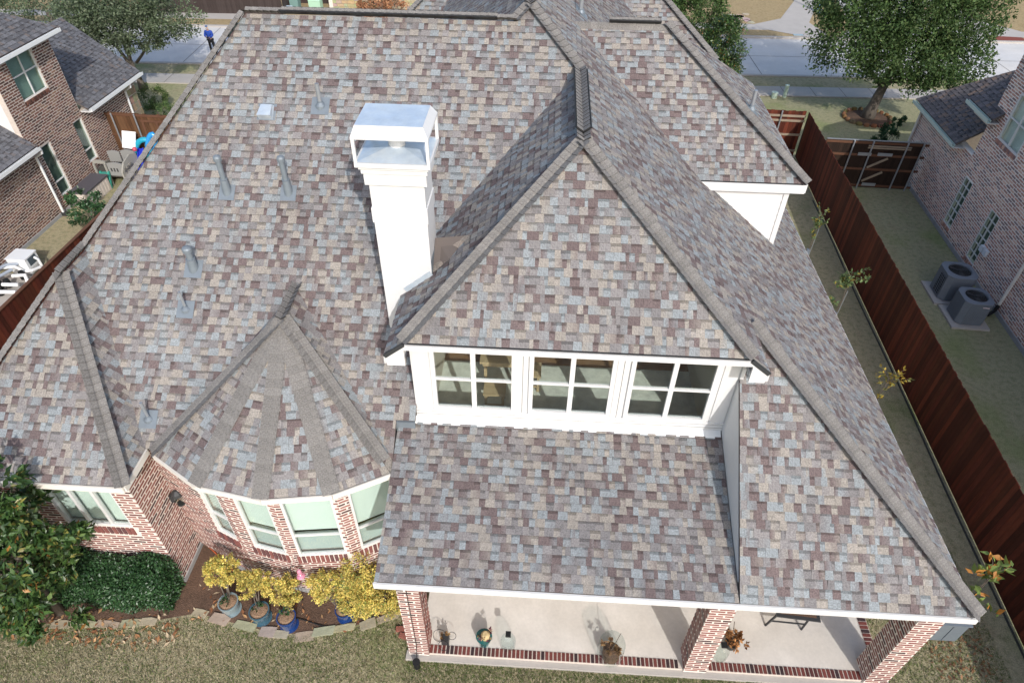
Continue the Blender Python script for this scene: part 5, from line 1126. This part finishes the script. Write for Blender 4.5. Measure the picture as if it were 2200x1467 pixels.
for sx in (-1, 1):
    for k in range(4): skin('finger', [pp(sx * .08, -.27, 1.10), pp(sx * (.05 - .008 * k), -.31, 1.115 - .012 * k), pp(sx * (.02 + .004 * k), -.315, 1.12 - .012 * k)], [(0, 1), (1, 2)], [.012 * sc_, .010 * sc_, .008 * sc_], 'skin_tone', PT, 0)
    skin('thumb', [pp(sx * .08, -.27, 1.11), pp(sx * .05, -.28, 1.145)], [(0, 1)], [.012 * sc_, .009 * sc_], 'skin_tone', PT, 0)
rc = thing('remote_control', 'small dark remote control held by the person in the blue jacket', 'remote', pp(0, -.3, 1.10)); MB().box(pb[0] - .07, pb[0] + .07, pb[1] - .29, pb[1] - .24, pb[2] + .945, pb[2] + .975).build('case', 'black', rc); MB().tube([(pb[0] + .05, pb[1] - .25, pb[2] + .97), (pb[0] + .06, pb[1] - .27, pb[2] + 1.06)], .006, 6).build('aerial', 'black', rc)
def cart(a, b, label, red):
    t = thing('refuse_bin', label, 'bin', lot(a, b)); mb = MB(); w0, w1_ = .26, .34; q = lambda x, y, z: lot(a + x, b + y, z)
    mb.hexa([q(-w0, -w0, .05), q(w0, -w0, .05), q(w0, w0, .05), q(-w0, w0, .05), q(-w1_, -w1_, .62), q(w1_, -w1_, .62), q(w1_, w1_, .62), q(-w1_, w1_, .62)], (.015, .02, .02)); mb.build('tub', 'attr_plastic', t)
    lotbox(a - w1_ - .02, a + w1_ + .02, b - w1_ - .02, b - w1_ + .03, .60, .65, (.05, .07, .08)).build('rim', 'attr_plastic', t); lotmb(MB().slab([(a - w1_, b + w1_, .64), (a + w1_, b + w1_, .64), (a + w1_, b + w1_ + .25, 1.0), (a - w1_, b + w1_ + .25, 1.0)], (0, -.8, .6), .04, (.012, .03, .025))).build('lid', 'attr_plastic', t)
    if red: lotbox(a - w1_ - .015, a - w0 - .03, b - .22, b + .22, .12, .5, (.30, .015, .02)).build('side_panel', 'attr_plastic', t)
    for k in range(4): lotbox(a - .24 + k * .11, a - .16 + k * .11, b - .2, b + .2, .60, .70 + .03 * (k % 2), [(.5, .55, .65), (.2, .25, .4), (.6, .6, .65), (.3, .2, .35)][k]).build('contents', 'attr_plastic', t)
    for x in (-.2, .2): lotmb(MB().tube([(a + x - .03, b + .2, .07), (a + x + .03, b + .2, .07)], .07, 12)).build('wheel', 'black', t)
cart(-19.3, 37.0, 'black bin with red side panel and open lid, next to the person in blue', True)
cart(-19.4, 38.2, 'black bin with open lid behind the bin with the red panel', False)
for (a, b, w_, d_, h_, c, lb) in ((-18.25, 44.9, .55, .5, .85, (.16, .26, .24), 'mottled dark green utility cabinet across the street'), (-18.5, 44.15, .5, .4, .42, (.45, .55, .62), 'low pale blue utility box in front of the green cabinet'), (-16.9, 44.9, .75, .55, .72, (.36, .55, .40), 'pale green transformer box across the street')):
    t = thing('utility_box', lb, 'utility box', lot(a, b)); lotbox(a - w_ / 2, a + w_ / 2, b - d_ / 2, b + d_ / 2, .05, h_ - .05, c).build('cabinet', 'attr_matte', t); lotmb(MB().hexa([(a - w_ / 2 - .02, b - d_ / 2 - .02, h_ - .05), (a + w_ / 2 + .02, b - d_ / 2 - .02, h_ - .05), (a + w_ / 2 + .02, b + d_ / 2 + .02, h_ - .05), (a - w_ / 2 - .02, b + d_ / 2 + .02, h_ - .05), (a - w_ / 2 + .03, b - d_ / 2 + .03, h_), (a + w_ / 2 - .03, b - d_ / 2 + .03, h_), (a + w_ / 2 - .03, b + d_ / 2 - .03, h_), (a - w_ / 2 + .03, b + d_ / 2 - .03, h_)], tuple(q * 1.1 for q in c))).build('lid', 'attr_matte', t)
t = thing('stone_wall', 'low pale limestone block wall across the street behind the ridge', 'wall', lot(-12.5, 45.4)); lotbox(-15.9, -9.5, 45.32, 45.5, 0, .78).build('core', 'mortar_grey', t)
for r_ in range(4):
    a = -15.9
    while a < -9.6:
        wd = rnd(.22, .5); lotbox(a, min(-9.5, a + wd - .02), 45.26 + rnd(0, .03), 45.34, .02 + r_ * .19, .19 + r_ * .19, srgb(rnd(200, 232), rnd(185, 212), rnd(150, 185), .62)).build('stone', 'stone', t); a += wd
lotbox(-16.12, -15.88, 45.2, 45.55, 0, 1.05).build('end_pier', 'mortar', t)
mbp = MB()
for k in range(22):
    a, b = 9.6 + rnd(-.7, 1.3), 46.9 + rnd(-.9, 1.0); mb = MB(); pol = [(rnd(.2, .34) * math.cos(q * 1.047 + rnd(-.2, .2)), rnd(.2, .34) * math.sin(q * 1.047 + rnd(-.2, .2))) for q in range(6)]; mb.prism(pol, 0, .03, srgb(rnd(205, 228), rnd(190, 210), rnd(165, 190), .62)); inst('flagstone', mb.mesh('flagstone', 'stone'), None, lot(a, b, .05), rnd(0, 6), label='flat cream flagstone in the patch across the street', cat='stone', group='flagstones across the street')
t = thing('street_lamp', 'blue painted lamp post base at the far pavement corner', 'lamp post', lot(15.6, 48.9)); c_ = lot(15.6, 48.9); BLM = (.10, .20, .32)
MB().lathe([(.26, .05), (.26, .15), (.18, .3), (.14, .55), (.09, .8), (.075, 1.2)], c_[0], c_[1], 14, BLM).build('base', 'attr_plastic', t); MB().lathe([(.07, 1.2), (.055, 4.0)], c_[0], c_[1], 12, BLM).build('post', 'attr_plastic', t); MB().lathe([(.06, 4.0), (.18, 4.1), (.2, 4.4), (.05, 4.6)], c_[0], c_[1], 12, (.6, .6, .55)).build('lantern', 'attr_plastic', t)
for (a, b, r_, h_, lb) in ((10.55, 34.3, .10, .62, 'slim pale green utility pedestal by the pavement'), (10.0, 34.15, .15, .30, 'short pale green utility stub by the pavement')):
    c_ = lot(a, b); t = thing('utility_post', lb, 'utility post', c_); MB().lathe([(r_, 0), (r_, h_ - .06)], c_[0], c_[1], 10, (.42, .52, .44)).build('shaft', 'attr_plastic', t); MB().lathe([(r_ * 1.12, h_ - .06), (r_ * 1.12, h_ - .02), (r_ * .5, h_)], c_[0], c_[1], 10, (.48, .58, .50)).build('cap', 'attr_plastic', t)
c_ = lot(13.3, 43.95); MB().prism([(c_[0] - .3, c_[1] - .15), (c_[0] + .3, c_[1] - .15), (c_[0] + .3, c_[1] + .15), (c_[0] - .3, c_[1] + .15)], .05, .07, (.30, .38, .42)).build('meter_cover', 'attr_matte', label='grey blue meter cover in the far verge', cat='cover')
# ------------------------------------------------------------------ saplings in the right strip
def sapling(x, y, hgt, pal, n_, size, label, lean=(0, 0), spread=.35, tube_=True, m='leaf'):
    t = thing('sapling', label, 'sapling', (x, y, 0)); b = V((x, y, 0)); st_ = MB(); tips = []
    top = b + V((lean[0], lean[1], hgt)); st_.tube([b, b.lerp(top, .5) + V((rnd(-.04, .04), rnd(-.04, .04), 0)), top], [.018, .013, .006], 6)
    for k in range(9):
        s0 = b.lerp(top, rnd(.35, .9)); e = s0 + V((rnd(-1, 1) * spread, rnd(-1, 1) * spread, rnd(.15, .5))); st_.tube([s0, s0.lerp(e, .5) + V((0, 0, .05)), e], [.008, .006, .003], 5); tips.append((s0, e))
    tips.append((b.lerp(top, .6), top)); st_.build('stem', 'bark', t); mb = MB()
    for _ in range(n_):
        s0, e = random.choice(tips); o = s0.lerp(e, rnd(.25, 1.0)) + rvec() * .03; d_ = (rvec() + V((0, 0, .4))).normalized(); sz = size * rnd(.7, 1.3); c = pick(pal); k = rnd(.8, 1.2); mb.poly(leafpts(o, d_, (rvec() + V((0, 0, .7))).normalized(), sz, sz * .5), tuple(q * k for q in c))
    mb.build('leaves', m, t)
    if tube_: MB().lathe([(.07, 0), (.06, .5)], x, y, 10, (.16, .19, .23)).build('trunk_guard', 'attr_plastic', t); MB().tube([(x + .08, y, 0), (x + .10, y, 1.3)], .012, 5).build('stake', 'steel_pipe', t)
PS_ = [((.16, .22, .09), .5), ((.10, .16, .06), .35), ((.35, .26, .05), .15)]
sapling(9.1, 19.45, 1.9, PS_, 230, .10, 'slim green sapling in the right strip below the white siding wall', spread=.2)
sapling(9.0, 16.1, 2.0, PS_, 300, .12, 'bushier green and yellow sapling, middle of the right strip', spread=.45)
sapling(9.05, 12.5, 1.55, [((.42, .30, .05), .6), ((.22, .22, .06), .4)], 130, .11, 'sparse yellow leaved sapling in the right strip nearest the patio corner', spread=.35, tube_=False)
sapling(8.75, 6.9, 1.75, [((.22, .30, .08), .5), ((.50, .22, .05), .3), ((.16, .22, .06), .2)], 100, .19, 'large leaved sapling with orange tinged leaves at the lower right corner', lean=(.25, .15), spread=.5, tube_=False)
# ------------------------------------------------------------------ patio things
def lathe_thing(name, label, cat, x, y, prof, m, n_=18, part='body', col=None):
    t = thing(name, label, cat, (x, y, prof[0][1])); MB().lathe(prof, x, y, n_, col).build(part, m, t); return t
Z0 = .132
t = lathe_thing('glass_jug', 'clear glass jug with a black square stopper on the patio', 'jug', -.26, 5.68, [(.13, Z0), (.145, Z0 + .05), (.145, Z0 + .26), (.09, Z0 + .38), (.045, Z0 + .43), (.045, Z0 + .47)], 'clear_glass'); MB().box(-.31, -.21, 5.63, 5.73, Z0 + .475, Z0 + .525).build('stopper', 'black', t)
t = thing('glass_vase', 'big clear glass jar with dead brown stems inside near the middle column', 'jar', (1.71, 5.62, Z0)); MB().lathe([(.22, Z0), (.25, Z0 + .04), (.25, Z0 + .50), (.23, Z0 + .56), (.235, Z0 + .565)], 1.71, 5.62, 24).build('jar', 'clear_glass', t); MB().lathe([(.16, Z0 + .01), (.17, Z0 + .26), (.05, Z0 + .30)], 1.72, 5.60, 14).build('soil', 'mulch', t); foliage([((1.73, 5.62, Z0 + .38), (.17, .17, .11))], 260, .07, [((.26, .15, .07), .6), ((.16, .09, .05), .4)], .4).build('dead_stems', 'dead', t); MB().tube([(1.72, 5.6, Z0 + .3), (1.8, 5.68, Z0 + .55), (1.86, 5.75, Z0 + .68)], .006, 5).build('twig', 'bark', t)
t = thing('potted_plant', 'teal pot with a purple and dry plant on the patio', 'potted plant', (-.73, 5.72, Z0)); MB().lathe([(.11, Z0), (.15, Z0 + .24), (.16, Z0 + .26), (.13, Z0 + .26)], -.73, 5.72, 16, (.02, .12, .12)).build('pot', 'glaze', t); MB().lathe([(.125, Z0 + .25), (.02, Z0 + .27)], -.73, 5.72, 12).build('soil', 'mulch', t); foliage([((-.72, 5.73, Z0 + .32), (.15, .13, .10))], 120, .06, [((.12, .03, .06), .4), ((.35, .26, .14), .4), ((.05, .03, .03), .2)], .4).build('leaves', 'dead', t)
MB().lathe([(.08, Z0 + .27), (.09, Z0 + .36), (.05, Z0 + .42)], -.70, 5.70, 10, (.5, .38, .2)).build('cork_bulb', 'attr_matte', t)
t = thing('small_planter', 'little dark planter with wire loops beside the left column', 'planter', (-1.48, 5.68, Z0)); MB().box(-1.55, -1.41, 5.61, 5.75, Z0, Z0 + .2).build('box', 'dark_metal', t); foliage([((-1.48, 5.68, Z0 + .22), (.09, .09, .05))], 70, .05, [((.36, .22, .08), .6), ((.14, .08, .04), .4)], .5).build('dry_leaves', 'dead', t)
for (ox, oy, rr_) in ((-.12, .05, .13), (.12, .06, .08), (-.02, -.14, .1)): MB().tube([(-1.48 + ox + rr_ * math.cos(k * .5236), 5.68 + oy + rr_ * .5 * math.sin(k * .5236), Z0 + .15 + rr_ * math.sin(k * .5236)) for k in range(13)], .005, 4).build('wire_loop', 'black', t)
t = lathe_thing('glass_carboy', 'greenish glass carboy with a dark square cap right of the middle column', 'jug', 3.83, 5.75, [(.14, Z0), (.15, Z0 + .05), (.15, Z0 + .24), (.10, Z0 + .34), (.05, Z0 + .38), (.05, Z0 + .42)], 'pane'); MB().box(3.78, 3.89, 5.70, 5.80, Z0 + .425, Z0 + .47).build('stopper', 'black', t)
t = thing('potted_plant', 'withered plant in a dark pot behind the middle column', 'potted plant', (4.08, 5.95, Z0)); MB().lathe([(.10, Z0), (.14, Z0 + .2), (.12, Z0 + .2)], 4.08, 5.95, 14).build('pot', 'black', t); foliage([((4.05, 6.0, Z0 + .38), (.2, .2, .22)), ((4.15, 5.85, Z0 + .25), (.2, .15, .12))], 240, .085, [((.34, .17, .07), .6), ((.22, .10, .04), .4)], .5).build('leaves', 'dead', t); MB().tube([(4.08, 5.95, Z0 + .2), (4.0, 6.05, Z0 + .8)], .008, 5).build('stem', 'bark', t)
t = thing('folding_table', 'dark framed low table with angled legs standing on the patio at the right', 'table', (5.35, 6.55, Z0)); TZ = .62
MB().slab([(4.95, 6.36, TZ), (5.78, 6.30, TZ), (5.82, 7.0, TZ), (4.98, 7.05, TZ)], (0, 0, 1), .03).build('tabletop', 'dark_metal', t); MB().slab([(5.02, 6.42, TZ + .004), (5.72, 6.37, TZ + .004), (5.76, 6.94, TZ + .004), (5.05, 6.98, TZ + .004)], (0, 0, 1), .003).build('inlay', 'mulch', t)
for (x, y, dx) in ((5.02, 6.44, -.16), (5.62, 6.40, -.06), (5.05, 6.95, -.16), (5.72, 6.92, .08)): MB().bar((x, y, TZ - .02), (x + dx, y - .04, Z0), .035, .035).build('leg', 'dark_metal', t)
MB().bar((4.92, 6.42, .3), (5.6, 6.39, .3), .025, .025).build('stretcher', 'dark_metal', t)
t = thing('pond_light', 'small black cylindrical light on the lawn before the left column', 'light', (-1.98, 5.22, 0)); MB().lathe([(.05, 0), (.06, .02), (.065, .22), (.075, .23), (.075, .25)], -1.98, 5.22, 12).build('body', 'black', t); MB().tube([(-1.98, 5.26, .2), (-1.97, 5.385, .6), (-1.97, 5.39, 2.9)], .007, 5).build('cable', 'black', t)
t = thing('outdoor_cabinet', 'dark blue grey metal cabinet standing beyond the right patio column', 'cabinet', (8.3, 6.55, 0)); MB().box(8.0, 8.6, 6.35, 6.75, .05, .70).build('body', 'lead_grey', t); MB().box(7.97, 8.63, 6.32, 6.78, .70, .74).build('top', 'lead_grey', t); MB().box(8.03, 8.29, 6.335, 6.35, .1, .67).build('door', 'lead_grey', t); MB().box(8.31, 8.57, 6.335, 6.35, .1, .67).build('door', 'lead_grey', t)
t = thing('bird_feeder', 'pink glass hummingbird feeder on a black hook before the bay', 'bird feeder', (-4.42, 6.42, 0)); MB().tube([(-4.55, 6.40, 0), (-4.55, 6.40, 1.25), (-4.52, 6.40, 1.36), (-4.44, 6.41, 1.38), (-4.40, 6.42, 1.30)], .009, 6).build('hook', 'black', t)
MB().lathe([(.07, .96), (.085, .98), (.07, 1.0), (.03, 1.02), (.05, 1.10), (.04, 1.18), (.015, 1.22)], -4.40, 6.42, 14, (.60, .24, .34)).build('reservoir', 'glaze', t)
for (x, y, r_) in ((-2.42, 5.92, .1), (-2.33, 5.78, -.2)):
    mb = MB(); mb.box(-.1, .1, -.05, .05, 0, .06, (.26, .10, .075)); inst('loose_brick', mb.mesh('loose_brick', 'brick'), None, (x, y, .004), r_, label='loose red brick on the lawn ' + ('touching the bed edge by the left column' if y > 5.85 else 'in front of the left column'), cat='brick')
MB().tube([(-4.9 + k * .12, 6.02 + .06 * math.sin(k * .5) - .1 * math.sin(k * .25), .03) for k in range(18)], .012, 5).build('drip_hose', 'black', label='thin black drip hose curving through the planting bed', cat='hose')
MB().tube([(2.2, 5.15, .02), (3.0, 5.10, .02), (3.8, 5.10, .02), (4.6, 5.04, .02)], .012, 5).build('garden_hose', 'dark_metal', label='dark hose lying in the grass before the patio edge', cat='hose')
MB().tube([(-7.0, 7.5, .04), (-6.7, 7.3, .03), (-6.45, 7.05, .03), (-6.2, 6.95, .03)], .012, 5).build('extension_cord', 'attr_plastic', label='orange cord lying in the bed beside the bay wall', cat='cord').data.materials[0] = mat('cord_orange', (.55, .12, .04), rough=.6)
# ------------------------------------------------------------------ leaf litter, grass
mb = MB()
for _ in range(420):
    x = rnd(-10.5, -6.8); y = 5.25 + rnd(0, .75) * random.random() ** .5; z = .02
    if random.random() < .25: x = rnd(-6.8, -2.2); y = rnd(5.8, 6.6)
    d_ = V((rnd(-1, 1), rnd(-1, 1), rnd(-.1, .3))).normalized(); sz = rnd(.05, .15); c = random.choice([(.30, .15, .07), (.40, .24, .12), (.22, .10, .05), (.46, .36, .24)]); mb.poly(leafpts(V((x, y, z)), d_, (V((0, 0, 1)) + rvec() * .3).normalized(), sz, sz * .4), c)
for _ in range(260):
    x = rnd(8.0, 9.2); y = rnd(5.6, 7.0); d_ = V((rnd(-1, 1), rnd(-1, 1), rnd(-.1, .3))).normalized(); sz = rnd(.04, .10); c = random.choice([(.20, .10, .05), (.28, .15, .08), (.14, .08, .05)]); mb.poly(leafpts(V((x, y, .02)), d_, (V((0, 0, 1)) + rvec() * .3).normalized(), sz, sz * .5), c)
mb.build('leaf_litter', 'dead', label='dry fallen leaves scattered on the lawn and bed', cat='leaves', kind='stuff')
mb = MB()
def bed_y(x):
    for (x0, y0), (x1, y1) in zip(BED[:-3], BED[1:-2]):
        if x0 <= x <= x1: return y0 + (y1 - y0) * (x - x0) / max(1e-6, x1 - x0)
    return 5.33 if x > -2 else 5.4
cnt = 0
while cnt < 80000:
    if random.random() < .8:
        x = rnd(-11.0, 7.5); top = bed_y(x) - .06 if x < -2.2 else 5.32; y = rnd(4.3, top)
    else: x = rnd(6.95, 9.4); y = rnd(4.5, 8.5)
    g = .5 + .5 * math.sin(x * 1.3 + 1) * math.sin(y * 2.1 + x * .6); edge = max(0, 1 - abs((bed_y(x) if x < -2.2 else 5.33) - y) / .5) if x < 7 else .4
    gr = random.random() < .16 + .28 * g + .5 * edge; c = random.choice([(.11, .16, .045), (.085, .13, .035), (.15, .18, .06)]) if gr else random.choice([(.38, .33, .21), (.29, .25, .155), (.48, .42, .29), (.19, .165, .10)])
    h_ = rnd(.02, .065); an = rnd(0, 6.28); dx, dy = math.cos(an) * .008, math.sin(an) * .008; lx, ly = rnd(-.05, .05), rnd(-.05, .05)
    mb.poly([(x - dx, y - dy, .004), (x + dx, y + dy, .004), (x + lx, y + ly, h_)], c); cnt += 1
mb.build('grass', 'grass_blade', label='short half dormant lawn grass at the edge of the patio', cat='grass', kind='stuff')
